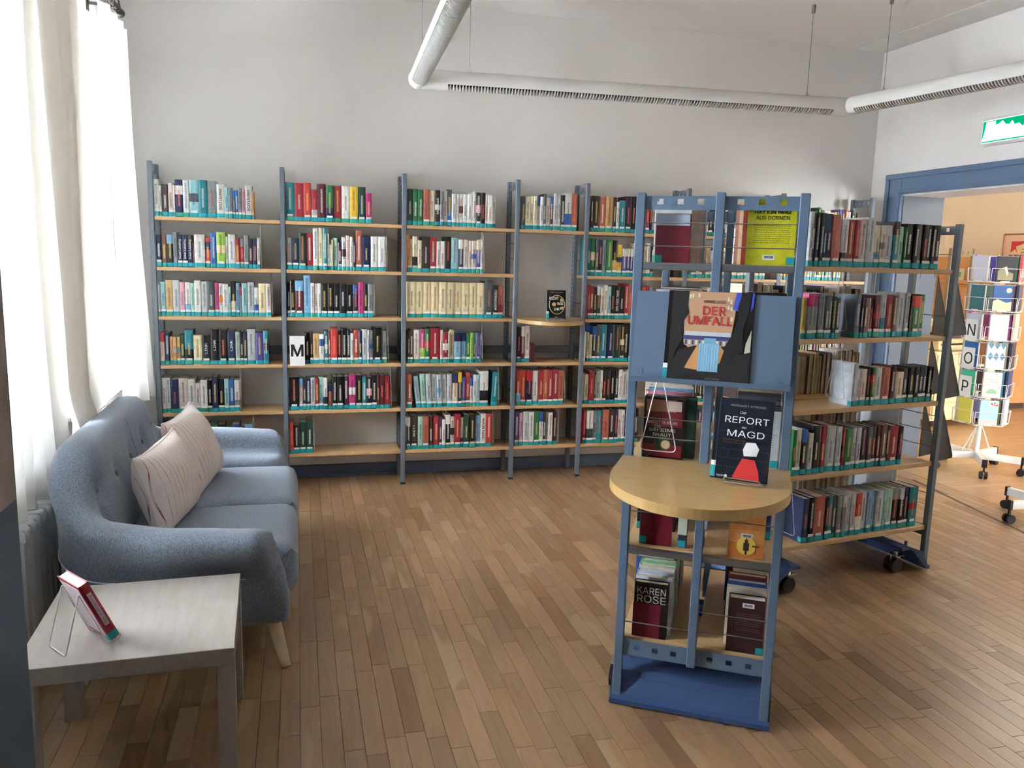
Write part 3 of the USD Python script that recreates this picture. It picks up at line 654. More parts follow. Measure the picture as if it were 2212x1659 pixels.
# half round table top at the near end
tz = .890; c = TW/2
tc = [(-.018, .0), (-.018, -.22)] + [(c - (c+.018)*math.cos(a), -.22 - .315*math.sin(a)) for a in np.linspace(.06, math.pi-.06, 40)] + [(TW+.018, -.22), (TW+.018, .0), (TW-.02, .0), (TW-.02, -.016), (.02, -.016), (.02, .0)]
tt_ = prism(tc, tz-.030, tz)
ht = obj('half_round_table', tt_, 'beech_table', ta, label='half round beech table board fixed to the end of the bookcase')
obj('bracket', MB().add([(c+s*.018*k, a, z) for s in (-1, 1) for k, a, z in ((1.3, -.02, tz-.031), (1.3, -.20, tz-.031), (1, -.06, tz-.125), (1, -.014, tz-.15))], [[0, 1, 2, 3], [7, 6, 5, 4], [0, 4, 5, 1], [1, 5, 6, 2], [2, 6, 7, 3], [3, 7, 4, 0]]), 'beech_table', ht)
RBd = np.array([.986, .165, 0]); RBd /= np.linalg.norm(RBd)
EB, NB = np.array([RBd[1], -RBd[0], 0]), RBd
RB = math.atan2(EB[1], EB[0]); LB = 1.03
OB = np.array([3.09, 3.30, 0]) - RBd*LB - EB*TW
tb = trolley('grey steel mobile bookcase standing lengthwise behind the first one', OB, RB, LB, False)
for zt in (1.50, 1.19, .87):
    mb = MB()
    for uu in (TW+.001, TW-.10): mb.add([(x, a, z) for x in (uu, uu+.0025) for a, z in ((LB+.012, zt), (LB+.105, zt-.285), (LB+.128, zt-.275), (LB+.128, zt-.29), (LB+.012, zt-.30))], [[0, 1, 2, 2], [0, 2, 3, 3], [0, 3, 4, 4], [7, 6, 5, 5], [8, 7, 5, 5], [9, 8, 5, 5]] + [[i, 5+i, 5+(i+1) % 5, (i+1) % 5] for i in range(5)])
    obj('display_bracket', mb.box(TW-.0975, LB+.10, zt-.292, TW+.001, LB+.128, zt-.288), 'steel_dark', tb)
obj('grey_panel', MB().cbox(.02, LB-.010, .30, TW/2+.02, LB-.004, .86, .001), 'tinted', tb, tint=lin((176, 186, 196)))
def AL(u, v, z): return OA + EA*u + NA*v + np.array([0, 0, z])
def BL(u, v, z): return OB + EB*u + NB*v + np.array([0, 0, z])
LEFT = lambda R: R - math.pi/2
RIGHT = lambda R: R + math.pi/2
def trow(T, spec, side, lev, v0, where, mpp=1.0, sc=1000, size=0, force=False):
    """a row on a mobile bookcase; side -1: spines to the left, +1: to the right, dr along the case"""
    E, N, O, R = (EA, NA, OA, RA) if T == 'A' else (EB, NB, OB, RB)
    u = .012 if side < 0 else TW-.012
    o = O + E*u + N*v0 + np.array([0, 0, TLV[lev]+.0004])
    return row(spec, o, N, E*side, LEFT(R) if side < 0 else RIGHT(R), sc, mpp, None, where, size=size, group='library books on the mobile bookcases', force=force)
# B: the side that faces the camera, read off the photograph (widths in mm there: px * depth / f)
D1, D3 = (1680,420,3.859), (1660,700,2.861)
BROWS = [
 (0, D1, 250, 'l24.400 u28.400 f28.400 f26.400 n26.395 n38.395 q66.390 l56.360 r56.360 r44.360 j54.370 l66.385 c44.330 c40.330 l72.335 t52.365 m44.330 e20.330 k62.355 k40.355 g36.360 k40.355 k40.355 k34.350 k46.355'),
 (1, D1, 195, 'Y34.310 g42.340:P1 g46.340:P1 g46.345 d40.320 d24.320 f28.320 d32.310 _160 n24.320 z44.310 j12.310 k30.300 x55.330 l50.340:t3 r55.335 z38.330 l70.355 l36.350 k14.330 e82.330:R1 e42.340'),
 (2, D3, 540, 'l18.215 j42.215 B22.220 e22.220:R4 l44.220 q54.220 x34.225 c52.190 d34.210 k34.215 k34.215 n30.215 d24.215 k24.215 k22.210'),
 (3, D3, 140, 'e20.260 c30.265 k34.260 l34.235 k48.275 r30.270 l56.265 l34.260 r20.255 e44.245 l26.245 l28.245 n38.245 d34.245 k28.245 x22.245 z34.250 k24.240 r54.240 k30.230'),
 (4, D3, 236, 'k34.260 q64.260 f22.250 t26.250 d24.250 g28.250 g26.250 l26.250 l30.250 R38.250:w3 l38.250 s26.250 s26.250 l44.250 a20.250 m42.250 B44.250 k34.245 n30.245 t56.245'),
]
ENDV = {}
for k, crop, x0, spec in BROWS:
    ox, oy, sc = crop; PB = BL(TW-.012, 0, TLV[k])
    y0 = proj(BL(TW, LB*.4, TLV[k]))[1]; p = on_plane(ox + x0/sc, y0, PB, EB); v0 = max(float((p - OB) @ NB), .02)
    pa, pb = proj(BL(TW-.012, .2, TLV[k])), proj(BL(TW-.012, .9, TLV[k]))
    mx = .7/(pb[0]-pa[0]); my = 1.0*depth(BL(TW, .55, TLV[k]))/FPX
    sp = []
    for tk in spec.split():
        if tk[0] == '_': sp.append(f'_{float(tk[1:])/sc*mx*1e4:.0f}'); continue
        hd, *rest = tk.split(':'); w, h = hd[1:].split('.'); sp.append(f'{hd[0]}{float(w)/sc*mx*1e4:.0f}.{float(h)/sc*my*1e4:.0f}' + (':' + rest[0] if rest else ''))
    ENDV[k] = v0 - .017
    if k == 1:
        g_ = [i for i, q in enumerate(sp) if q[0] == '_'][0]; ENDV[k] = v0 + sum(float((q.split(':')[0].split('.')[0])[1:]) for q in sp[:g_+1])/1e4 - .017
    trow('B', ' '.join(sp), 1, k, v0, ['top shelf', 'second shelf', 'third shelf', 'fourth shelf', 'bottom shelf'][k] + ' of the rear mobile bookcase', sc=10000, size=1.0)
# books that stand at the left ends of the rows, their covers turned to the camera side
def end_wire(E, O, N, R, u0, v, z, zt, label):
    p = thing('wire_bookend', label, 'bookend', O + E*u0 + N*v, R, group='wire book supports on the mobile bookcases')
    pts = fillet([(0, 0, zt), (-.004, -.004, zt-.02), (-.05, -.012, z+.03), (.07, -.012, z+.03), (.012, -.004, zt-.02), (.008, 0, zt)], .02)
    obj('wire_loop', MB().tube(pts, .0019, 6), 'wire_chrome', p); return p
for k, v, lab in ((1, ENDV[1]-.03, 'chrome wire triangle in front of the blue grey book on the rear mobile bookcase'), (2, ENDV[2]-.03, 'chrome wire triangle in front of the white book on the rear mobile bookcase'), (4, ENDV[4]-.03, 'chrome wire triangle in front of the navy book low on the rear mobile bookcase')):
    end_wire(EB, OB, NB, RB, TW-.10, v, TLV[k], TLV[k-1]-.024, lab)
for k, v, t, h, col, lab in ((1, .475, .03, .20, (112, 124, 142), 'blue grey book with its printed back turned to the aisle, rear mobile bookcase'), (2, .285, .03, .205, (190, 198, 208), 'pale grey book with plain cover turned to the aisle, rear mobile bookcase'),
                              (4, .075, .035, .215, (44, 56, 92), 'navy book with round cover picture at the bottom of the rear mobile bookcase')):
    b = add_book('n', t, h, .14, BL(TW-.010, ENDV[k], TLV[k]+.0004), RIGHT(RB), label=lab, group='library books on the mobile bookcases', force=True); b['rgb'] = col; b['cat'] = 'book'
# the far side of B and both sides of A
for k in range(5):
    trow('B', random_row(26, 'jczhjcBk' if k else 'wgdkrj', 22, 40, 180, 220), -1, k, .03, f'rear side {k}')
r5.seed(9)
for k in range(5):
    trow('A', random_row(14, 'ksbxdnwlj', 22, 40, 185, 222), -1, k, .20, f'A left {k}')
    trow('A', random_row(13, 'wjzdBbkc', 22, 40, 180, 215), 1, k, .24, f'A right {k}')

# ---- the books at the near end of A: covers turned to the camera
def cover_book(label, side, lev, v, t, h, d, rgb, u_in=.0, **k):
    u = .036 + u_in if side < 0 else TW - .016 - u_in
    b = add_book('k', t, h, d, AL(u, v + t/2, TLV[lev] + .0006), LEFT(RA) if side < 0 else RIGHT(RA), label=label, group='library books on the mobile bookcases', force=True); b['rgb'] = rgb; b.update(k); return b
# cover frame of such a book: x along +u, z up, on its near face
def on_cover(b, mb, u, z, side, gap=.0007):
    """places lettering (xy plane) on the near cover; u from the cover's left edge, z from its foot (in metres)"""
    u0 = .036 + b.get('ui', 0) if side < 0 else TW - .016 - b.get('ui', 0) - b['d']
    v = float((b['o'] - OA) @ NA) - b['t']/2 - gap
    return mb.tf(mat4([(1,0,0),(0,0,1),(0,-1,0)], (u0 + u, v, b['o'][2] + z)))
PRINTS = []     # (book, part name, mesh in A's frame, material, tint)
def put(b, side, name, mb, u, z, tint, gap=.0007): PRINTS.append((b, name, on_cover(b, mb, u, z, side, gap), tint))
def T(s, h, bold=False, width=None): return MB().add(*text(s, h, .0006, bold, width))
def rect(w, h): return MB().box(-w/2, -h/2, 0, w/2, h/2, .0005)
def barcode(b, side, u, z):
    put(b, side, 'barcode_label', rect(.038, .016), u, z, lin((230, 230, 234)))
    mb = MB(); r = random.Random(3); x = -.013
    while x < .013:
        w = r.choice([.0006, .001, .0016]); mb.box(x, -.003, 0, x+w, .0045, .0004); x += w + r.choice([.0006, .001])
    put(b, side, 'barcode', mb, u, z, lin((40, 42, 60)), .0013)
def lines(b, side, u, z, w, n, dz, col, name='back_text'):
    mb = MB(); r = random.Random(int(z*1e4)+n)
    for i in range(n):
        x = -w/2 + r.uniform(0, .006)
        while x < w/2 - .004:
            q = r.uniform(.003, .009); mb.box(x, -i*dz, 0, min(x+q, w/2), -i*dz+.0016, .0003); x += q + .0018
    put(b, side, name, mb, u, z, col)
b = cover_book('maroon book with painted pale blue reflection, on the top shelf of the front bookcase', -1, 0, .045, .026, .158, .112, (120, 32, 50), u_in=.006, ui=.006)
put(b, -1, 'cover_strip', rect(.108, .036), .056, .138, lin((178, 190, 214)))  # pale strip colours in a window reflection on the glossy cover
b = cover_book('bright yellow book, its back cover with barcode turned to the camera', 1, 0, .022, .024, .205, .148, (206, 204, 40), sc2=(238, 222, 150))
put(b, 1, 'cover_title', T('HAT EIN HERZ', .011, True, .108), .074, .164, lin((40, 44, 20))); put(b, 1, 'cover_title', T('AUS DORNEN', .011, True, .100), .074, .147, lin((40, 44, 20)))
lines(b, 1, .074, .122, .11, 9, .0065, lin((96, 98, 24))); barcode(b, 1, .07, .026)
for i, (col, vv) in enumerate((((150, 60, 50), .05), ((232, 206, 170), .072), ((206, 150, 130), .10))):
    cover_book(['brick red book just behind the yellow book', 'cream book behind the yellow and brick red books', 'pale salmon book third behind the yellow one'][i], 1, 0, vv, .018, .20-.004*i, .150+.012*(i+1), col)
b = cover_book('black and red novel with white lettering, cover towards the camera, left of middle shelf', -1, 2, .034, .026, .205, .138, (40, 24, 30), u_in=.0, ui=.0)
put(b, -1, 'cover_picture', rect(.10, .045), .060, .176, lin((150, 104, 84))); put(b, -1, 'cover_picture', rect(.046, .034), .104, .178, lin((210, 190, 176)), .0009)
put(b, -1, 'cover_picture', rect(.122, .050), .070, .133, lin((110, 22, 34)), .0008); put(b, -1, 'cover_picture', rect(.128, .040), .068, .026, lin((120, 28, 38)), .0008)
for s, w, z, c in (('BRIGITTE RIEBE', .098, .122, (196, 190, 186)), ('DIE', .022, .108, (206, 196, 186)), ('GEHEIME', .086, .096, (222, 210, 196)), ('BRAUT', .060, .080, (214, 204, 190))):
    put(b, -1, 'cover_title', T(s, .010, False, w), .066 if s != 'DIE' else .05, z, lin(c), .0014)
put(b, -1, 'cover_picture', MB().add(*lathe([(0, .001), (.014, .0008), (.017, 0)], 14)), .078, .048, lin((206, 184, 150)), .0013)
put(b, -1, 'cover_picture', MB().add(*lathe([(0, .001), (.022, .0008), (.026, 0)], 14)), .066, .052, lin((58, 72, 44)), .0011)
cover_book('dark green book directly behind the black and red novel', -1, 2, .065, .030, .205, .172, (46, 84, 76)); 
for i, (col) in enumerate(((236, 150, 180), (120, 170, 214), (230, 226, 222))): cover_book(['pink book behind the dark green one on the middle shelf', 'sky blue book on the middle shelf of the front bookcase', 'white book on the middle left shelf, fourth from the end'][i], -1, 2, .10+.032*i, .026, .214+.006*i, .150, col)
b = cover_book('white book with printed back cover behind the display novel on the table', 1, 2, .030, .022, .185, .130, (206, 212, 216)); lines(b, 1, .072, .15, .08, 11, .008, lin((110, 114, 118)))
for i in range(4): cover_book(['dark grey book, second in the middle right row', 'silver grey book, third in the middle right row', 'blue grey book, fourth in the middle right row', 'slate grey book, fifth in the middle right row'][i], 1, 2, .058+.03*i, .025, .20+.008*i, .142, [(70, 74, 84), (150, 152, 156), (94, 100, 118), (84, 84, 90)][i])
cover_book('plain maroon book under the half round table, its cover to the camera', -1, 3, .040, .024, .168, .110, (112, 26, 46), u_in=.006)
b = cover_book('dark book with misty grey spine under the table, middle of the shelf', -1, 3, .046, .036, .128, .030, (60, 66, 76), u_in=.136, ui=.136)
put(b, -1, 'cover_picture', rect(.030, .072), .015, .082, lin((206, 212, 196)))
b = cover_book('orange book with savanna sunset and zebra on its back cover', 1, 3, .018, .026, .185, .116, (222, 152, 84), u_in=.022, ui=.022)
put(b, 1, 'cover_picture', rect(.114, .05), .058, .030, lin((214, 128, 60))); put(b, 1, 'cover_picture', MB().add(*lathe([(0, .0006), (.030, .0006), (.031, 0)], 24)), .058, .044, lin((238, 204, 90)), .0011)
put(b, 1, 'cover_picture', MB().add([(x, z, y) for y in (0, .0005) for x, z in ((-.057, -.02), (-.05, .012), (-.035, .004), (-.02, .010), (-.008, -.004), (.012, -.006), (.03, .010), (.045, .004), (.057, .014), (.057, -.02))], [[i, (i+1) % 10, 10+(i+1) % 10, 10+i] for i in range(10)]), .058, .018, lin((170, 84, 44)), .0013)
zb = MB(); 
for (w, h, z) in ((.018, .026, .0), (.010, .012, .018), (.003, .008, .026), (.006, .018, -.018)): zb.box(-w/2, z-h/2, 0, w/2, z+h/2, .0006)
put(b, 1, 'cover_picture', zb, .058, .042, lin((70, 58, 48)), .0017); put(b, 1, 'cover_picture', rect(.022, .006), .088, .046, lin((140, 86, 40)), .0017); put(b, 1, 'cover_picture', rect(.0025, .026), .088, .032, lin((140, 86, 40)), .0016)
barcode(b, 1, .058, .078); lines(b, 1, .056, .165, .095, 11, .0065, lin((176, 112, 54)))
b = cover_book('black and maroon thriller with large silver lettering on the lowest shelf', -1, 4, .030, .030, .198, .118, (30, 22, 28), u_in=.0, ui=.0)
put(b, -1, 'cover_panel', rect(.094, .122), .048, .062, lin((104, 14, 40)))
put(b, -1, 'cover_title', T('KAREN', .024, False, .098), .062, .170, lin((196, 188, 176)), .0014); put(b, -1, 'cover_title', T('ROSE', .026, False, .098), .062, .140, lin((196, 188, 176)), .0014)
for i, c in enumerate(((226, 228, 230), (186, 206, 236), (220, 218, 210), (130, 200, 150))): cover_book(['white book right behind the thriller on the lowest shelf', 'pale blue book second behind the lowest shelf thriller', 'off-white book third behind the lowest shelf thriller', 'mint green book fourth behind the lowest shelf thriller'][i], -1, 4, .064+.034*i, .030, .206+.007*i, .128, c)
b = cover_book('thick dark brown book with barcode, lowest shelf on the right', 1, 4, .028, .042, .190, .122, (60, 34, 40)); barcode(b, 1, .064, .168)
lines(b, 1, .066, .138, .085, 3, .007, lin((120, 92, 90))); lines(b, 1, .066, .112, .085, 3, .007, lin((120, 92, 90))); lines(b, 1, .066, .086, .085, 2, .007, lin((120, 92, 90)))
for i, c in enumerate(((210, 200, 186), (52, 80, 150), (130, 60, 60))): cover_book(['cream book behind the thick dark brown one, lowest shelf', 'blue book with white sticker behind the lowest right books', 'brick red book last of the lowest right covers'][i], 1, 4, .076+.036*i, .030, .205+.010*i, .132, c)
end_wire(EA, OA, NA, RA, .085, .018, TLV[2], TLV[1]-.03, 'chrome wire triangle across the cover of the black and red novel')

# ------------------------------------------------------------------ sofa
def smooth01(t): t = np.clip(t, 0, 1); return t*t*(3-2*t)
def spline(P, n, closed=False):
    from scipy.interpolate import CubicSpline
    P = np.asarray(P, float)
    s = np.r_[0, np.cumsum(np.linalg.norm(np.diff(P, axis=0), axis=1))]
    return CubicSpline(s, P)(np.linspace(0, s[-1], n))
def sofa():
    t = thing('sofa', 'grey wool two-seat sofa with buttoned back and slanted wooden legs', 'sofa', (0, 0, 0))
    ya, yb, xf, xb = 2.955, 4.445, -.045, -.800           # base line of the outside of the shell
    R = .17
    # plan path of the shell (outside at the foot), near arm front -> back -> far arm front
    path = [(xf, ya)] + [(x, ya) for x in np.linspace(xf-.06, xb+R, 12)]
    path += [(xb + R - R*math.sin(a), ya + R - R*math.cos(a)) for a in np.linspace(.15, math.pi/2-.15, 7)]
    path += [(xb, y) for y in np.linspace(ya+R, yb-R, 22)]
    path += [(xb + R - R*math.cos(a), yb - R + R*math.sin(a)) for a in np.linspace(.15, math.pi/2-.15, 7)]
    path += [(x, yb) for x in np.linspace(xb+R, xf-.06, 12)] + [(xf, yb)]
    P = spline(path, 132); s = np.r_[0, np.cumsum(np.linalg.norm(np.diff(P, axis=0), axis=1))]
    tan = np.gradient(P, axis=0); tan /= np.linalg.norm(tan, axis=1, keepdims=True); nrm = np.stack([-tan[:, 1], tan[:, 0]], 1)
    if nrm[len(P)//2, 0] > 0: nrm = -nrm                     # outwards
    def prof(i):
        x, y = P[i]; back = smooth01((-.40 - x)/.38)       # 0 on the arms, 1 along the back
        u = min(s[i], s[-1]-s[i])
        zt = .555 + .242*smooth01((-.42 - x)/.36)*smooth01((min(y-ya, yb-y)+.02)/.30)**.6 + .02*smooth01((xf - x)/.5)
        fl = .155 - .095*back; th = .128 + .007*back
        e = min(u/.07, 1.0); e = math.sqrt(max(1-(1-e)**2, 0)) # rounded front end of the arm
        q = [(.0, .165), (fl*.30, .26), (fl*.68, .42), (fl*.96, zt-.07), (fl*1.0, zt-.018), (fl-.016, zt-.001), (fl-th*.5, zt+.006), (fl-th+.022, zt-.003), (fl-th, zt-.032), (fl-th*1.02-.012, zt-.09), (-th*.92-.03*back, .44), (-th*.95-.02, .36), (-th*.9, .20), (-th*.5, .160)]
        q = spline(q + [q[0]], 40)[:-1]
        c = np.array([(fl-th)/2, .36]); q = c + (q - c)*np.array([.35+.65*e, .86+.14*e])
        return q
    G = []
    for i in range(len(P)):
        q = prof(i); G.append(np.c_[P[i, 0] + nrm[i, 0]*q[:, 0], P[i, 1] + nrm[i, 1]*q[:, 0], q[:, 1]])
    G = np.array(G)
    G[:, :, 0] -= .06*smooth01((G[:, :, 2]-.22)/.36)*smooth01((G[:, :, 0]+.34)/.26)
    # tufts pull the inside of the back in
    tufts = [(-.66, y, .655) for y in (3.14, 3.40, 3.68, 3.96, 4.24)]
    Gf = G.reshape(-1, 3)
    for tx, ty, tz_ in tufts:
        d = np.sqrt(((Gf[:, 1]-ty)/.05)**2 + ((Gf[:, 2]-tz_)/.05)**2); inside = (Gf[:, 0] > -.86) & (Gf[:, 2] > .5) & (Gf[:, 0] < -.5)
        Gf[:, 0] -= np.where(inside, .020*np.exp(-d*d), 0)
    n, m = G.shape[:2]; i, j = np.meshgrid(np.arange(n-1), np.arange(m), indexing='ij')
    q = np.stack([i*m + j, i*m + (j+1) % m, (i+1)*m + (j+1) % m, (i+1)*m + j], -1).reshape(-1, 4)
    f = np.vstack([q[:, [0, 1, 2]], q[:, [0, 2, 3]]]); V = list(map(tuple, G.reshape(-1, 3))); F = f.tolist()
    for e, off in ((0, 0), (n-1, (n-1)*m)):
        c = len(V); V.append(tuple(G[e].mean(0) + np.array([.012, 0, 0])))
        for j_ in range(m): F.append([off + j_, off + (j_+1) % m, c] if e else [off + (j_+1) % m, off + j_, c])
    V, F = np.array(V), np.array(F)
    sh = trimesh.Trimesh(V, F, process=False); sh.fix_normals()
    shell = obj('shell', (np.array(sh.vertices), np.array(sh.faces)), 'sofa_wool', t, smooth=60)
    for tx, ty, tz_ in tufts:
        ii = np.argmin(((Gf - np.array([tx, ty, tz_]))**2 * np.array([.1, 1, 1])).sum(1) + (Gf[:, 0] < -.83)*9); p = Gf[ii]
        b = lathe([(0, .010), (.008, .0085), (.0125, .003), (.013, -.004)], 14); obj('button', (b[0] @ rotz(0).T @ np.array([[0, 0, -1.], [0, 1, 0], [1, 0, 0]]) + p + np.array([.002, 0, 0]), b[1]), 'sofa_wool', shell, smooth=40)
    # piping along the outer edge of the arms and the seam of the back
    k = 3
    for rng in (range(6, 48), range(n-48, n-6)):
        pts = [G[i_, k*3-1] + np.append(nrm[i_]*.003, .0) for i_ in rng]
        obj('piping', MB().tube(pts, .0026, 6), 'cloth_stitch', shell, smooth=60)
    obj('seam', MB().tube([G[n//2+2, kk] + np.array([.002, 0, 0]) for kk in range(20, 29)], .0022, 6), 'cloth_stitch', shell, smooth=60)
    # seat: two cushions with domed tops
    def cushion(y0, y1):
        x0, x1 = -.74, -.012; P_ = []
        n_, m_ = 26, 22
        for a in np.linspace(-1, 1, n_):
            for b_ in np.linspace(-1, 1, m_):
                P_.append((a, b_))
        P_ = np.array(P_); ex = 9
        def rnd_(a): return np.sign(a)*(1-(1-np.abs(a))**2)
        a, b_ = rnd_(P_[:, 0]), rnd_(P_[:, 1]); r_ = (np.abs(a)**ex + np.abs(b_)**ex)**(1/ex); k_ = np.where(r_ > 1, 1/np.maximum(r_, 1e-9), 1)
        a, b_ = a*k_, b_*k_; edge = np.clip(1 - np.maximum(np.abs(a), np.abs(b_)), 0, 1)
        top = .335 + .085*(1-(1-np.clip(edge/.22, 0, 1))**2.4)**.5 + .018*(1-a*a)*(1-b_*b_)
        bot = .30 - .07*(1-(1-np.clip(edge/.10, 0, 1))**2)**.5
        X = (x0+x1)/2 + a*(x1-x0)/2; Y = (y0+y1)/2 + b_*(y1-y0)/2
        up = np.c_[X, Y, top].reshape(n_, m_, 3); dn = np.c_[X, Y, bot].reshape(n_, m_, 3)
        v1, f1 = grid(up); v2, f2 = grid(dn[:, ::-1])
        mb = MB().add(v1, f1).add(v2, f2)
        ring = [(i_, 0) for i_ in range(n_)] + [(n_-1, j_) for j_ in range(1, m_)] + [(i_, m_-1) for i_ in range(n_-2, -1, -1)] + [(0, j_) for j_ in range(m_-2, 0, -1)]
        vv = [up[a_] for a_ in ring] + [dn[a_] for a_ in ring]; L = len(ring)
        mb.add(vv, [[q_, L+q_, L+(q_+1) % L, (q_+1) % L] for q_ in range(L)])
        mesh = trimesh.Trimesh(*mb.arr()); mesh.merge_vertices(); mesh.fix_normals(); return mesh
    ym = 3.665
    for y0, y1 in ((ya+.115, ym-.003), (ym+.003, yb-.115)): obj('seat_cushion', cushion(y0, y1), 'sofa_wool', t, smooth=50)
    obj('seat_base', MB().cbox(-.80, ya+.05, .168, -.045, yb-.05, .262, .02), 'sofa_wool', t)
    for x, y, dx, dy in ((-.115, 3.02, .055, -.085), (-.115, 4.38, .055, .085), (-.735, 3.02, -.02, -.075), (-.735, 4.38, -.02, .075)):
        p0, p1 = np.array([x, y, .175]), np.array([x+dx, y+dy, .0]); L = np.linspace(0, 1, 5)
        m_ = MB().add(*tube([p0 + (p1-p0)*a for a in L], [.030, .027, .024, .021, .018], 14))
        v, f = m_.arr(); v[:, 2] = np.maximum(v[:, 2], 0); obj('leg', (v, f), 'legs_wood', t, smooth=40)
sofa()
def pillow(label, c, yaw, tilt, roll, w=.44, th=.17, h=.36):
    n = 34; a = np.linspace(-1, 1, n); A, B = np.meshgrid(a, a, indexing='ij')
    t = thing('pillow', label, 'cushion', (0, 0, 0))
    pin = 1 - .10*(1 - np.abs(B)**2)*(np.abs(A)**3); pin2 = 1 - .10*(1 - np.abs(A)**2)*(np.abs(B)**3)
    X, Z = A*w/2*pin, B*h/2*pin2
    H = th/2*(np.clip((1-A**2)*(1-B**2), 0, 1)**.48); wr = meshkit.fbm(np.stack([A*2.2+c[1]*7, B*2.2, 0*A], -1), 3) - .5
    H = H*(1+.22*wr) + .004*np.sin(A*9+B*5)*(1-A**2)*(1-B**2)
    m = rotz(yaw) @ np.array([[math.cos(tilt), 0, -math.sin(tilt)], [0, 1, 0], [math.sin(tilt), 0, math.cos(tilt)]])
    # local: face normal +x, in-plane y and z, rolled in plane
    cr, sr = math.cos(roll), math.sin(roll); Yl, Zl = X*cr - Z*sr, X*sr + Z*cr
    f1 = np.stack([H, Yl, Zl], -1); f2 = np.stack([-H, Yl, Zl], -1)
    v1, fa = grid(f1); v2, fb = grid(f2[:, ::-1]); v = np.vstack([v1, v2]) @ m.T + np.asarray(c); f = np.vstack([fa, fb + len(v1)])
    bp = np.vstack([np.stack([X, Z, H], -1).reshape(-1, 3), np.stack([X, Z, -H], -1)[:, ::-1].reshape(-1, 3)]) + 5.0
    mesh = trimesh.Trimesh(v, f, process=False); mesh.fix_normals()
    p = obj('cover', (np.array(mesh.vertices), np.array(mesh.faces)), 'pillow_cotton', t, smooth=True, prim={'bp': (bp, 'vertex')})
    edge = [f1[i, 0] for i in range(n)] + [f1[n-1, j] for j in range(1, n)] + [f1[i, n-1] for i in range(n-2, -1, -1)] + [f1[0, j] for j in range(n-2, 0, -1)]
    obj('hem', MB().tube(np.array(edge) @ m.T + np.asarray(c), .0032, 6, True), 'pillow_cotton', p, smooth=True, prim={'bp': (np.full((len(edge)*6, 3), .5), 'vertex')})
pillow('cream pillow with thin red stripes leaning on the near sofa arm', (-.525, 3.45, .588), math.radians(-14), math.radians(14), math.radians(5), .41, .20, .345)
pillow('cream pillow with thin red stripes standing behind the nearer one', (-.485, 3.97, .602), math.radians(-10), math.radians(22), math.radians(3), .43, .19, .375)

# ------------------------------------------------------------------ coffee table with its book on a wire stand
ct = thing('coffee_table', 'square birch veneer coffee table in front of the sofa arm', 'table', (-.468, 2.495, 0), math.radians(2.0))
obj('tabletop', MB().cbox(-.275, -.275, .39, .275, .275, .44, .0015), 'birch_top', ct)
for sx in (-1, 1):
    for sy in (-1, 1): obj('leg', MB().cbox(sx*.275 - (.05 if sx > 0 else 0), sy*.275 - (.05 if sy > 0 else 0), 0, sx*.275 + (.05 if sx < 0 else 0), sy*.275 + (.05 if sy < 0 else 0), .39, .0012), 'birch_top', ct)
ZT = .4402
def hitz(px, py, z): r = ray(px, py); return CAM + r*((z - CAMH)/r[2])
fa, fb = hitz(105, 1393, ZT+.003), hitz(143, 1420, ZT+.003)          # rear feet of the stand
fc = hitz(258, 1368, ZT+.003)
e1 = (fb - fa)/np.linalg.norm(fb - fa); e1[2] = 0; e1 /= np.linalg.norm(e1)           # along the stand's width
e2 = np.array([-e1[1], e1[0], 0]); e2 = e2 if e2 @ (fc - fa) > 0 else -e2                # towards the book's front
wd = .10; mid = (fa + fb)/2; A0, B0 = mid - e1*wd/2, mid + e1*wd/2
up = np.array([0, 0, 1.0]); top = e2*.042 + up*.160; foot = e2*.112
st = thing('book_stand', 'thin white wire stand holding a book on the coffee table', 'book stand', (0, 0, 0))
loop = lambda A, B: None
obj('wire_frame', MB().tube(fillet([A0 + top + e2*.004, A0 + top*.98, A0, B0, B0 + top*.98, B0 + top + e2*.004], .012), .0019, 8), 'white_wire', st, smooth=60)
bdir = top - foot; L_ = np.linalg.norm(bdir)
for Q in (A0, B0): obj('cradle_wire', MB().tube(fillet([Q + top, Q + top*.55 + foot*.45, Q + foot - up*.0, Q + foot + e2*.034 + up*.001, Q + foot + e2*.036 + up*.010], .008), .0019, 8), 'white_wire', st, smooth=60)
obj('cross_wire', MB().tube([A0 + foot + e2*.036 + up*.010, B0 + foot + e2*.036 + up*.010], .0019, 8), 'white_wire', st)
# the book: spine to the camera, cover to the sofa
bz = -(foot - top); bz = (top - foot)/L_                                     # up along the book
bx_ = np.cross(e1, bz); bx_ = bx_ if bx_ @ e2 > 0 else -bx_                  # cover normal, to the front
spn = e1 if (e1 @ np.array([0, -1, 0])) > 0 else -e1                          # spine side: towards the camera
o = mid + foot + bx_*.004 + spn*.062
bkm = mat4([np.cross(-spn, bz), -spn, bz], o + bx_*.016 + bz*.004)
STANDBOOKS = [(dict(t=.028, h=.195, d=.128, col='r', title=None, col2=None, band=None, rgb=(150, 26, 44)), bkm, 'red hardback on a wire stand on the coffee table', 'spine_strip')]

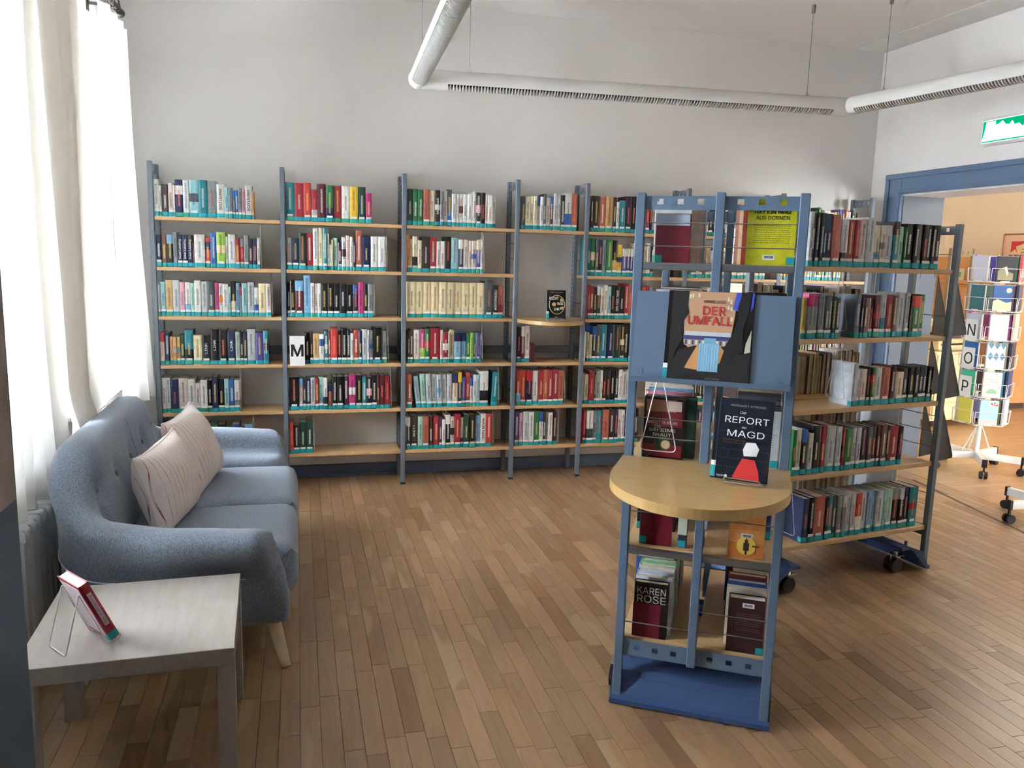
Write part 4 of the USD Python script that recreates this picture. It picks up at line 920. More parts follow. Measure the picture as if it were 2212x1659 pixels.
# ------------------------------------------------------------------ display books
def stand_book(label, origin, xdir, tilt, w, h, t, rgb, prints, spine_rgb=None, sticker=True):
    """book with its cover to the reader: origin = foot of the spine edge on the cover, xdir along the cover"""
    xd = np.asarray(xdir, float); xd[2] = 0; xd /= np.linalg.norm(xd); n = np.array([xd[1], -xd[0], 0])          # n: towards the reader
    zd = np.array([0, 0, 1])*math.cos(tilt) - n*math.sin(tilt); nd = np.cross(xd, zd)
    b = thing('book', label, 'book', (0, 0, 0)); tn = lin(rgb); m = lambda mb: mb.tf(mat4([xd, zd, nd], origin))
    c = MB().box(.003, 0, -.0022, w, h, 0).box(.003, 0, -t, w, h, -t+.0022).add(*_spine(t, h))
    obj('cover', m(c), 'tinted_gloss', b, tint=lin(spine_rgb or rgb) if False else tn)
    obj('page_block', m(MB().box(.004, .003, -t+.0023, w-.003, h-.003, -.0023)), 'page_edges', b)
    if spine_rgb is not None: obj('spine', m(MB().box(-.0012, .0, -t+.002, .0, h, -.002)), 'tinted_gloss', b, tint=lin(spine_rgb))
    if sticker:
        obj('shelf_sticker', m(MB().box(-.0022, .004, -t+.0012, -.0011, .036, -.0005).box(-.002, .004, -.001, .012, .036, .0004)), 'tinted', b, tint=TEAL)
        obj('call_label', m(MB().box(-.0022, .037, -t+.0012, -.0011, .052, -.0005).box(-.002, .037, -.001, .012, .052, .0004)), 'paper', b)
    for nm, mb, x, y, z, col in prints: obj(nm, mb.tf(mat4(np.eye(3), (x, y, z))).tf(mat4([xd, zd, nd], origin)), 'tinted', b, tint=lin(col))
    return b
def _spine(t, h): return MB().box(-.0008, 0, -t+.0006, .0035, h, -.0006).arr()
def poly(pts, d=.0006): return MB().mesh(prism(pts, 0, d))
# large graphic novel on the slanted board of the front bookcase
w_, h_ = .262, .285
tl_ = math.atan2(.072, 1.437-1.158)
og = AL(.108, -.099, 1.1665) 
bw = []
r8 = random.Random(8)
pr = [('cover_picture', poly([(.055,.12),(.052,.20),(.060,h_-.001),(.205,h_-.001),(.206,.22),(.200,.16),(.185,.10),(.09,.085)]), 0, 0, .0001, (198, 156, 122))]
for x, y in ((.066,.268),(.074,.270),(.093,.272),(.183,.262),(.191,.255),(.184,.236),(.193,.232),(.066,.190),(.196,.200)): pr.append(('cover_window', rect(.006, .013), x, y, .0007, (226, 222, 196)))
pr += [('cover_picture', rect(.140, .014), .128, .150, .0006, (206, 208, 214)), ('cover_picture', rect(.142, .013), .126, .137, .0007, (66, 64, 128)), ('cover_picture', rect(.136, .018), .126, .122, .0007, (176, 160, 150))]
for k in range(13): pr.append(('cover_window', rect(.006, .013), .063 + k*.0105, .122, .0013, (234, 226, 204) if k % 2 else (70, 62, 112)))
pr += [('cover_picture', poly([(.197,.232),(.206,h_-.001),(.222,h_-.001),(.214,.225)]), 0, 0, .0009, (66, 80, 200)), ('cover_picture', poly([(.250,.225),(.254,h_-.001),(.260,h_-.001),(.258,.24)]), 0, 0, .0009, (66, 80, 200)),
       ('cover_picture', poly([(.240,.09),(.243,.125),(.258,.17),(.258,.10)]), 0, 0, .0006, (196, 188, 176))]
pr += [('cover_cliff', poly([(.012,.001),(.012,h_-.001),(.062,h_-.001),(.060,.24),(.066,.215),(.052,.19),(.050,.13),(.03,.085),(.02,.03)]), 0, 0, .0012, (24, 22, 24)),
       ('cover_cliff', poly([(.180,.11),(.205,.16),(.216,.20),(.212,.235),(.224,h_-.001),(.250,h_-.001),(.246,.23),(.232,.17),(.236,.10),(.200,.07)]), 0, 0, .0012, (24, 22, 24)),
       ('cover_cliff', poly([(.012,.001),(.020,.05),(.040,.095),(.09,.112),(.150,.108),(.180,.114),(.226,.09),(w_-.002,.10),(w_-.002,.001)]), 0, 0, .0009, (28, 25, 27))]
pr += [('cover_patch', poly([(.100,.118),(.070,.055),(.064,.040),(.100,.036),(.170,.060),(.180,.100),(.160,.122)]), 0, 0, .0019, (206, 150, 92)), ('cover_patch', rect(.062, .088), .134, .076, .0022, (128, 186, 220)),
       ('cover_patch', rect(.036, .018), .136, .128, .0022, (120, 176, 212))]
for k in range(8): pr.append(('cover_stripe', rect(.0014, .086), .1065 + k*.0078, .076, .0031, (196, 222, 238)))
pr += [('cover_title', MB().add(*text('MIKAEL ROSS', .009, .0006, False, .066)), .142, .252, .0016, (60, 42, 34)), ('cover_title', MB().add(*text('DER', .026, .0006, True, .070)), .142, .224, .0016, (190, 40, 44)), ('cover_title', MB().add(*text('UMFALL', .026, .0006, True, .136)), .131, .192, .0020, (190, 40, 44)),
       ('cover_title', MB().add(*text('avant-verlag', .006, .0005, False, .042)), .150, .010, .0018, (150, 146, 140))]
stand_book('large black and tan picture book with red title on the slanted display board', og, EA.copy(), tl_, w_, h_, .020, (30, 27, 29), pr, spine_rgb=(196, 120, 140))
# Der Report der Magd on a wire easel on the half round table
p0 = hitz(1534, 1030, tz+.012); xd = hitz(1655, 1047, tz+.012) - p0; w2 = float(np.linalg.norm(xd)); h2 = .240
pr = [('cover_band', rect(.0012, h2-.002), .010, h2/2, .0002, (70, 84, 104))]
for k in range(6):
    for q in range(3):
        if (k + q) % 2 or k < 4: pr.append(('cover_brick', rect(w2/3-.003, .0008), .014 + (q+.5)*(w2-.014)/3, .012 + k*.026, .0002, (58, 66, 78)))
    pr.append(('cover_brick', rect(.0008, .025), .045 + .062*(k % 2), .025 + k*.026, .0002, (58, 66, 78)))
cx = w2*.56
pr += [('cover_title', MB().add(*text('MARGARET ATWOOD', .006, .0005, False, w2*.62)), cx, h2-.020, .0004, (160, 158, 160)), ('cover_title', MB().add(*text('Der', .008, .0005, False, .017)), cx-.012, h2-.040, .0004, (230, 226, 222)),
       ('cover_title', MB().add(*text('REPORT', .019, .0005, False, w2*.78)), cx, h2-.062, .0004, (236, 234, 232)), ('cover_title', MB().add(*text('der', .007, .0005, False, .014)), cx-.006, h2-.083, .0004, (230, 226, 222)),
       ('cover_title', MB().add(*text('MAGD', .019, .0005, False, w2*.66)), cx, h2-.102, .0004, (236, 234, 232)), ('cover_subtitle', MB().add(*text('GRAPHIC NOVEL VON', .004, .0005, False, w2*.40)), w2*.36, h2-.122, .0004, (120, 44, 46)), ('cover_subtitle', MB().add(*text('RENEE NAULT', .004, .0005, False, w2*.38)), w2*.36, h2-.130, .0004, (120, 44, 46)),
       ('publisher_mark', MB().add(*text('berlin', .006, .0005, False, .020)), .028, .010, .0004, (220, 220, 220)), ('publisher_mark', MB().add(*lathe([(0, .0006), (.0045, .0006), (.0046, 0)], 12)), .044, .010, .0004, (230, 230, 230))]
fx = w2*.66
pr += [('cover_block', poly([(fx-.046,.003),(fx-.034,.034),(fx-.020,.066),(fx+.016,.066),(fx+.030,.030),(fx+.034,.003)]), 0, 0, .0006, (206, 40, 42)), ('cover_block', poly([(fx-.016,.074),(fx-.020,.092),(fx-.012,.114),(fx+.014,.116),(fx+.026,.098),(fx+.020,.076)]), 0, 0, .0006, (232, 230, 232))]
stand_book('dark slate book with white title and red block standing on half round table', p0, xd, .16, w2, h2, .022, (28, 32, 42), pr, spine_rgb=(44, 54, 74))
xe = xd/np.linalg.norm(xd); ne = np.array([xe[1], -xe[0], 0])
es = thing('book_easel', 'small wire easel under the dark slate book on the half round table', 'book stand')
q0 = p0 + xe*w2*.26; q1 = p0 + xe*w2*.90
zt_ = tz + .0022
def at_z(p, z): p = p.copy(); p[2] = z; return p
obj('front_lip', MB().tube(fillet([at_z(q0 - ne*.05, zt_), at_z(q0 + ne*.012, zt_), at_z(q0 + ne*.014, zt_+.018), at_z(q1 + ne*.014, zt_+.018), at_z(q1 + ne*.012, zt_), at_z(q1 - ne*.05, zt_)], .006), .0019, 8), 'chrome', es, smooth=60)
obj('back_wire', MB().tube(fillet([at_z(q0 - ne*.045, zt_), q0 - ne*.062 + np.array([0, 0, .17]), q1 - ne*.062 + np.array([0, 0, .17]), at_z(q1 - ne*.045, zt_)], .02), .0019, 8), 'chrome', es, smooth=60)
obj('rest_bar', MB().tube([at_z(q0 + ne*.010, zt_+.0045), at_z(q1 + ne*.010, zt_+.0045)], .0019, 8), 'chrome', es)
obj('prop_wire', MB().tube(fillet([at_z(q0 - ne*.05, zt_), at_z(q0 - ne*.10, zt_), at_z(q1 - ne*.10, zt_), at_z(q1 - ne*.05, zt_)], .02), .0019, 8), 'chrome', es, smooth=60)
# small display book on the half round shelf of the wall row
def hity(px, py, y): r = ray(px, py); return CAM + r*((y - CAM[1])/r[1])
p0 = hity(1182, 684, 5.12); p0[2] = hz + .012; w3, h3 = .125, .192
pr = [('cover_title', MB().add(*text('NICHT', .018, .0005, True, .062)), .046, .138, .0008, (236, 232, 222)), ('cover_title', MB().add(*text('WIE', .016, .0005, True, .042)), .088, .103, .0008, (236, 232, 222)), ('cover_title', MB().add(*text('IHR', .016, .0005, True, .034)), .064, .066, .0008, (236, 232, 222)),
      ('cover_author', MB().add(*text('TONIO SCHACHINGER', .005, .0005, False, .086)), .064, .176, .0006, (170, 166, 158)), ('cover_mark', rect(.022, .003), .062, .014, .0006, (170, 166, 158))]
ring = [(.066 + .052*math.cos(a), .096 + .062*math.sin(a), .0004) for a in np.linspace(0, 2*math.pi, 40)[:-1]]
pr += [('cover_ring', MB().tube(ring, .0022, 4, True), 0, 0, 0, (196, 170, 116)), ('cover_patch', poly([(.04,.085),(.03,.10),(.045,.112),(.060,.104),(.058,.088)]), 0, 0, .0003, (196, 160, 96)), ('cover_patch', poly([(.085,.118),(.092,.142),(.106,.130),(.110,.115)]), 0, 0, .0003, (196, 160, 96)), ('cover_patch', poly([(.085,.062),(.088,.080),(.112,.086),(.106,.066)]), 0, 0, .0003, (196, 160, 96))]
stand_book('small black book with golden ring design on the half round wall shelf', p0, np.array([math.cos(.10), -math.sin(.10), 0]), .14, w3, h3, .022, (30, 28, 28), pr, spine_rgb=(120, 128, 146))
es = thing('book_easel', 'small wire easel under the black book on the half round wall shelf', 'book stand')
x_ = np.array([math.cos(.10), -math.sin(.10), 0]); n_ = np.array([x_[1], -x_[0], 0]); q0, q1, zt_ = p0 + x_*.012, p0 + x_*.112, hz+.0022
obj('front_lip', MB().tube(fillet([at_z(q0 - n_*.05, zt_), at_z(q0 + n_*.02, zt_), at_z(q0 + n_*.024, zt_+.016), at_z(q1 + n_*.024, zt_+.016), at_z(q1 + n_*.02, zt_), at_z(q1 - n_*.05, zt_)], .006), .0018, 6), 'chrome', es, smooth=60)
obj('back_wire', MB().tube(fillet([at_z(q0 - n_*.05, zt_), q0 - n_*.055 + np.array([0, 0, .13]), q1 - n_*.055 + np.array([0, 0, .13]), at_z(q1 - n_*.05, zt_)], .02), .0018, 6), 'chrome', es, smooth=60)
obj('rest_bar', MB().tube([at_z(q0 + n_*.008, zt_+.0045), at_z(q1 + n_*.008, zt_+.0045)], .0019, 6), 'chrome', es)

# ------------------------------------------------------------------ curtains
def curtain(label, y0, y1, ztop, zbot, x0, amp, waves, material, drift=(0, 0), squeeze=1.0, seed=1, crumple=0, ret=False):
    """pleated cloth hanging along y between y0 and y1; drift moves the foot (y at either edge)"""
    t = thing('curtain', label, 'curtain'); n, m = 150, 46; r = random.Random(seed); ph = [r.uniform(0, 6.28) for _ in range(4)]
    S, Z = np.meshgrid(np.linspace(0, 1, n), np.linspace(0, 1, m), indexing='ij')       # Z: 0 top, 1 foot
    ya, yb = y0 + drift[0]*Z**1.3, y1 + drift[1]*Z**1.3
    w = 2*math.pi*waves*S + ph[0]
    fold = np.sin(w + .5*np.sin(w*.5 + ph[1]) + .35*Z) * amp*(.55 + .75*Z) * (1 - .35*np.sin(S*9 + ph[2])**2)
    Y = ya + (yb - ya)*S + .30*(yb-ya)/waves/2*np.cos(w)*(.6+.4*Z)
    X = x0 + fold + .012*np.sin(S*5 + Z*4 + ph[3])
    H = ztop + (zbot - ztop)*Z
    if ret:
        k = smooth01((S - .86)/.14); X = X*(1-k) + (XL+.012)*k; Y = Y + .03*k
    if crumple:
        k = smooth01((Z - .86)/.14); X = X + crumple*k*(.05 + .05*np.sin(S*11 + Z*20)); H = H + k*.05*np.sin(S*9 + 1) - 0; Y = Y + .03*k*np.sin(Z*30 + S*4)
    P = np.stack([X, Y, H], -1); v, f = grid(P)
    c = obj('cloth', (v, f), material, t, smooth=True)
    hp = [P[i, -1] for i in range(0, n)]; obj('hem', MB().tube(hp, .003, 5), material, c, smooth=True)
    return P
curtain('bright white curtain nearest the camera beside the coffee table', 2.66, 3.42, 2.80, .60, -.945, .042, 5.6, 'curtain_cloth', (.05, .05), seed=3)
curtain('cream white curtain hanging on the pier between both windows', 3.56, 4.23, 2.80, .72, -.93, .022, 3.6, 'curtain_lining', (.0, .10), seed=8, crumple=.5)
curtain('thin white curtain at the far window beside the book shelves', 4.55, 5.27, 2.715, .63, -.905, .035, 4.6, 'curtain_far', (.26, .13), seed=5, ret=True)
rod = thing('curtain_rod', 'dark metal curtain rod with scrolled finial over the far window', 'curtain rod')
obj('rail', MB().tube([(-.925, 2.5, 2.80), (-.925, 5.02, 2.80)], .010, 10), 'rod_metal', rod, smooth=60)
sp = [(-.925 + .016*math.cos(a), 5.02 + a*.0058, 2.80 + .016*math.sin(a)) for a in np.linspace(0, 6*math.pi, 80)]
fi = obj('finial', MB().tube(sp, .0045, 6).add(*(lambda q: (q[0] @ np.array([[1,0,0],[0,0,-1.],[0,1.,0]]).T*[1, -1, 1] + np.array([-.925, 5.13, 2.80]), q[1]))(lathe([(0, -.026), (.014, -.022), (.024, -.008), (.024, .008), (.014, .022), (0, .026)], 14))), 'rod_metal', rod, smooth=50)
obj('finial_tip', MB().tube(fillet([(-.925, 5.13, 2.82), (-.93, 5.13, 2.87), (-.94, 5.115, 2.90)], .03), [.006]*6+[.003], 8) if False else MB().tube([(-.925, 5.13, 2.82), (-.93, 5.128, 2.86), (-.94, 5.115, 2.895)], [.006, .005, .002], 8), 'rod_metal', fi, smooth=60)
rg = MB()
for y in np.linspace(4.56, 4.98, 7): rg.tube([(-.925 + .018*math.cos(a), y, 2.795 + .022*math.sin(a)) for a in np.linspace(0, 2*math.pi, 14)[:-1]], .0025, 5, True)
obj('rings', rg, 'rod_metal', rod, smooth=60)
for y in (2.6, 4.98): obj('bracket', MB().bar((XL+.001, y, 2.80), (-.925, y, 2.795), .014, .014).cbox(XL+.0005, y-.02, 2.76, XL+.008, y+.02, 2.85, .002), 'rod_metal', rod)

# ------------------------------------------------------------------ radiators
def radiator(label, y0, y1, ztop, n):
    t = thing('radiator', label, 'radiator'); dy = (y1 - y0)/n
    for i in range(n):
        y = y0 + dy*(i+.5); m = MB()
        for x in (-.985, -.915): m.tube(fillet([(x, y, .10), (x, y, ztop-.03)], .01), .016, 8)
        m.cbox(-1.005, y-.019, ztop-.055, -.895, y+.019, ztop, .012).cbox(-1.005, y-.019, .075, -.895, y+.019, .13, .012).cbox(-.955, y-.010, .12, -.945, y+.010, ztop-.04, .003)
        obj('column', m, 'radiator_white', t, smooth=40)
    obj('valve', MB().mesh(trimesh.creation.cylinder(.018, .05, sections=12, transform=trimesh.transformations.translation_matrix((-.95, y1+.04, .10)))).tube([(-.95, y1+.04, .10), (-.95, y1+.04, 0)], .009, 8), 'radiator_white', t)
    obj('wall_bracket', MB().bar((XL+.019, y0+.1, .45), (-.99, y0+.1, .45), .03, .006).bar((XL+.019, y1-.1, .45), (-.99, y1-.1, .45), .03, .006), 'radiator_white', t)
radiator('white column radiator beside the near end of the sofa', 2.46, 3.50, .585, 17)
radiator('white column radiator under the far window behind the sofa', 4.45, 5.20, .60, 12)

# ------------------------------------------------------------------ slate display panel at the left edge of the view
dp = thing('display_panel', 'slate blue standing panel with brown picture, cut by the left image edge', 'panel', (-.62, 0, 0))
obj('board', MB().cbox(-.018, .25, .03, 0, 1.99, 1.75, .003), 'panel_slate', dp)  # near stretch, out of view, lengthened to shade the floor at right
obj('foot', MB().cbox(-.14, .35, 0, .06, .41, .03, .004).cbox(-.14, 1.86, 0, .06, 1.92, .03, .004), 'steel_dark', dp)
mat('sepia_print', {'tc': ('texture_coordinate', {}), 'no': ('noise_texture', {'scale': 5, 'detail': 5}), 'r': ('rgb_ramp', {'ramp': [(.3, tuple(lin((118, 102, 96)))), (.55, tuple(lin((158, 138, 130)))), (.75, tuple(lin((170, 146, 134))))]}), 'p': ('principled_bsdf', {'roughness': .5})},
    [('tc.object', 'no.vector'), ('no.fac', 'r.fac'), ('r.color', 'p.base_color')], 'p.BSDF')
obj('picture', MB().cbox(.0005, 1.15, .968, .003, 1.972, 1.70, .0008), 'sepia_print', dp, label='brown mottled picture sheet on the upper half')

# ------------------------------------------------------------------ tubular pendant lamps
LZ = 2.545; c1, c2 = np.array([.700, 4.945, LZ]), np.array([3.44, 4.745, LZ])
def lamp(label, a, b, refl='lip_metal', trim_a=.10, trim_b=.10):
    a, b = np.asarray(a, float), np.asarray(b, float); L = np.linalg.norm(b - a); d = (b - a)/L; n = np.array([-d[1], d[0], 0])
    t = thing('pendant_lamp', label, 'lamp'); R = .056; F = lambda s, p, q: a + d*s + n*p + np.array([0, 0, q])
    g = np.linspace(math.radians(-30), math.radians(210), 26); ho = [(R*math.cos(x), R*math.sin(x)) for x in g]; hi = [((R-.004)*math.cos(x), (R-.004)*math.sin(x)) for x in g[::-1]]
    pr = ho + hi; k = len(pr); vv = [F(s, p, q) for s in (0, L) for p, q in pr]
    hous = MB().add(vv, [[i, (i+1) % k, k+(i+1) % k, k+i] for i in range(k)])
    hs = obj('housing', hous, 'lamp_white', t, smooth=40)
    # closed lengths at both ends, joined round by a spherical corner
    for s0, s1 in ((0, trim_a), (L-trim_b, L)):
        g2 = np.linspace(0, 2*math.pi, 33)[:-1]; v = [F(s, R*1.004*math.cos(x), R*1.004*math.sin(x)) for s in (s0, s1) for x in g2]; q = [[i, (i+1) % 32, 32+(i+1) % 32, 32+i] for i in range(32)]
        q += [[32*e + 0, 32*e + i, 32*e + i+1, 32*e + i+1] for e in (0, 1) for i in range(1, 31)]
        obj('end_sleeve', MB().add(v, q), 'lamp_white', hs, smooth=40)
    # reflector inside and louvre blades across the opening
    ri = [(.034*math.cos(x), .004 + .034*math.sin(x)) for x in np.linspace(math.radians(-60), math.radians(240), 15)]
    v = [F(s, p, q) for s in (trim_a, L-trim_b) for p, q in ri]; obj('reflector', MB().add(v, [[i, i+1, 15+i+1, 15+i] for i in range(14)]), refl, t, smooth=60)
    tb_ = obj('fluorescent_tube', MB().tube([F(trim_a+.02, 0, .012), F(L-trim_b-.02, 0, .012)], .008, 10), 'white_enamel', t, smooth=60)
    bl = MB(); w = R*math.sin(math.radians(48)); 
    for s in np.arange(trim_a+.012, L-trim_b-.008, .0185):
        bp_ = [(R*.985*math.cos(x), R*.985*math.sin(x)) for x in np.linspace(math.radians(211), math.radians(329), 9)]; k_ = len(bp_)
        bl.add([F(s+e, p, q) for e in (0, .006) for p, q in bp_], [[i, (i+1) % k_, k_+(i+1) % k_, k_+i] for i in range(k_)] + [[e*k_ + 0, e*k_ + i, e*k_ + i+1, e*k_ + i+1] for e in (0, 1) for i in range(1, k_-1)])
    obj('louvre', bl, 'louvre', t)
    return t, F, L
def corner(p, par):
    s = trimesh.creation.icosphere(3, .0585); s.apply_translation(p); obj('corner_joint', s, 'lamp_white', par, smooth=True)
def hanger(par, p):
    w = obj('hanging_wire', MB().tube([p + np.array([0, 0, .056]), np.array([p[0], p[1], ZC-.02])], .0016, 6), 'lip_metal', par)
    obj('wire_grip', MB().add(*lathe([(0, .035), (.004, .034), (.006, .012), (.012, .006), (.014, 0)], 10)).tf(mat4(np.eye(3), p + np.array([0, 0, .055]))), 'chrome', w)
    obj('ceiling_fixing', MB().add(*lathe([(0, .05), (.011, .05), (.011, .002), (.005, 0), (0, 0)], 12)).tf(mat4(np.eye(3), (p[0], p[1], ZC-.052))), 'lip_metal', w)
d1 = np.array([-.045, -1, 0]); d1 /= np.linalg.norm(d1); d3 = np.array([.17, -1, 0]); d3 /= np.linalg.norm(d3)
l2, F2, L2 = lamp('long white tubular lamp along the back wall with shade coloured in behind its louvre slats', c1, c2, 'steel_dark', trim_a=.17, trim_b=.10)  # dark reflector colour stands in for the dim floor it would mirror
corner(c1, l2); corner(c2, l2)
hanger(l2, F2(.30, 0, 0)); hanger(l2, F2(L2-.27, 0, 0))
l1, F1, L1 = lamp('white tubular lamp coming towards the viewer from left corner', c1 + d1*.062, c1 + d1*3.0, trim_a=.05)
hanger(l1, F1(.15, 0, 0)); hanger(l1, F1(2.6, 0, 0))
l3, F3, L3 = lamp('white tubular lamp running from the right corner past the exit sign', c2 + d3*.062, c2 + d3*3.0, trim_a=.06)
hanger(l3, F3(.24, 0, 0)); hanger(l3, F3(2.6, 0, 0))

# ------------------------------------------------------------------ emergency exit sign
ex = thing('exit_sign', 'lit green and white emergency exit sign above the doorway', 'sign')
es0 = (XR-.052, 4.14, 2.318, XR-.001, 4.505, 2.490)
obj('housing', MB().cbox(*es0, .010), 'white_enamel', ex)
X_ = XR-.0535
obj('lit_panel', MB().box(X_, 4.158, 2.336, X_+.001, 4.489, 2.474), 'sign_white', ex)
def sgn(pts): return MB().add([(X_-.0012+e, y, z) for e in (0, .0008) for y, z in pts], [[i, (i+1) % len(pts), len(pts)+(i+1) % len(pts), len(pts)+i] for i in range(len(pts))]).add([(X_-.0012, y, z) for y, z in pts], trimesh.creation.triangulate_polygon(__import__('shapely').geometry.Polygon(pts), engine='earcut')[1])
g = obj('green_field', sgn([(4.485, 2.470), (4.162, 2.470), (4.162, 2.44), (4.18, 2.405), (4.21, 2.43), (4.24, 2.425), (4.262, 2.452), (4.285, 2.43), (4.31, 2.437), (4.335, 2.462), (4.365, 2.445), (4.385, 2.44), (4.386, 2.466), (4.462, 2.466), (4.472, 2.40), (4.486, 2.345)]), 'sign_green', ex)
obj('green_edge', sgn([(4.485, 2.345), (4.162, 2.345), (4.162, 2.338), (4.485, 2.338)]), 'sign_green', ex)

# ------------------------------------------------------------------ floor joint at the doorway
struct('trim_5', MB().add([(x, y, z) for z in (.0002, .0022) for x, y in ((4.34, 4.80), (4.322, 4.80), (3.96, 2.70), (3.978, 2.70))], _BF), 'brown_dark', label='narrow dark floor joint at the doorway')

# ------------------------------------------------------------------ spinner racks in the doorway
def castor_base(t, c, ang, R=.30, z=.115, arms=5):
    for k in range(arms):
        a = ang + 2*math.pi*k/arms; e = np.array([math.cos(a), math.sin(a), 0]); p = np.array([c[0], c[1], z])
        ar = obj('foot_arm', MB().bar(p + e*.02, p + e*R, .032, .05), 'white_enamel', t)
        obj('arm_cap', MB().bar(p + e*R, p + e*(R+.016), .034, .06), 'black_plastic', ar)
        w = MB()
        for s in (-1, 1):
            m = trimesh.creation.cylinder(.028, .018, sections=16); q = np.array([-e[1], e[0], 0]); th = math.atan2(q[1], q[0])
            m.apply_transform(trimesh.transformations.rotation_matrix(math.pi/2, (0, 1, 0))); m.apply_transform(trimesh.transformations.rotation_matrix(th, (0, 0, 1))); m.apply_translation(c[:2].tolist() + [0] if False else (c[0]+e[0]*(R+.005)+q[0]*s*.016, c[1]+e[1]*(R+.005)+q[1]*s*.016, .028)); w.mesh(m)
        w.bar(np.array([c[0], c[1], .05]) + e*(R+.005), np.array([c[0], c[1], .095]) + e*(R+.005), .012, .012, up=e)
        obj('wheel', w, 'black_plastic', ar, smooth=40)
SC = np.array([5.06, 4.99]); SA = math.radians(-118)            # direction of the face turned to the camera
sr = thing('spinner_rack', 'white wire book spinner on castors in the doorway, full of paperbacks', 'book rack')
castor_base(sr, SC, math.radians(164))
obj('pole', MB().tube([(SC[0], SC[1], .09), (SC[0], SC[1], 1.62)], .018, 12), 'white_enamel', sr, smooth=60)
obj('stay', MB().tube([(SC[0]+.10, SC[1]-.03, .14), (SC[0]+.015, SC[1], .36)], .005, 6).tube([(SC[0]-.09, SC[1]+.05, .14), (SC[0]-.015, SC[1], .36)], .005, 6).tube([(SC[0]+.02, SC[1]+.1, .14), (SC[0]+.005, SC[1]+.015, .36)], .005, 6), 'white_enamel', sr)
TZ = [.375 + .213*k for k in range(6)]
COV = {(0,5): (44,46,54), (0,4): (54,92,150), (0,3): (226,230,236), (0,2): (206,214,220), (0,1): (236,228,214), (0,0): (176,214,230),
       (1,5): (206,84,100), (1,4): (70,66,84), (1,3): (214,196,180), (1,2): (50,46,70), (1,1): (40,56,110), (1,0): (206,206,222),
       (5,5): (206,206,220), (5,4): (56,110,120), (5,3): (206,206,220), (5,2): (52,112,176), (5,1): (70,190,150), (5,0): (220,206,80),
       (2,5): (120,60,60), (2,4): (200,180,160), (2,3): (90,110,90), (2,2): (160,150,140), (2,1): (80,80,90), (2,0): (190,120,90)}
for f_ in (3, 4):
    for k_ in range(6): COV[f_, k_] = (70 + 23*((k_*5+f_) % 7), 60 + 27*((k_*3+f_) % 6), 70 + 21*((k_+f_*2) % 7))
SNAME = {0: 'camera-side spinner face', 1: 'right spinner face', 5: 'left spinner face', 2: 'right rear spinner face', 3: 'rear spinner face', 4: 'left rear spinner face'}
TNAME = ['lowest pocket', 'second pocket from below', 'third pocket from below', 'third pocket from above', 'second pocket from above', 'top pocket']
def nm_of(c):
    best = min(CNAME, key=lambda k: sum((a-b)**2 for a, b in zip(PAL[k], c))); return CNAME[best]
wire = {q: MB() for q in range(6)}
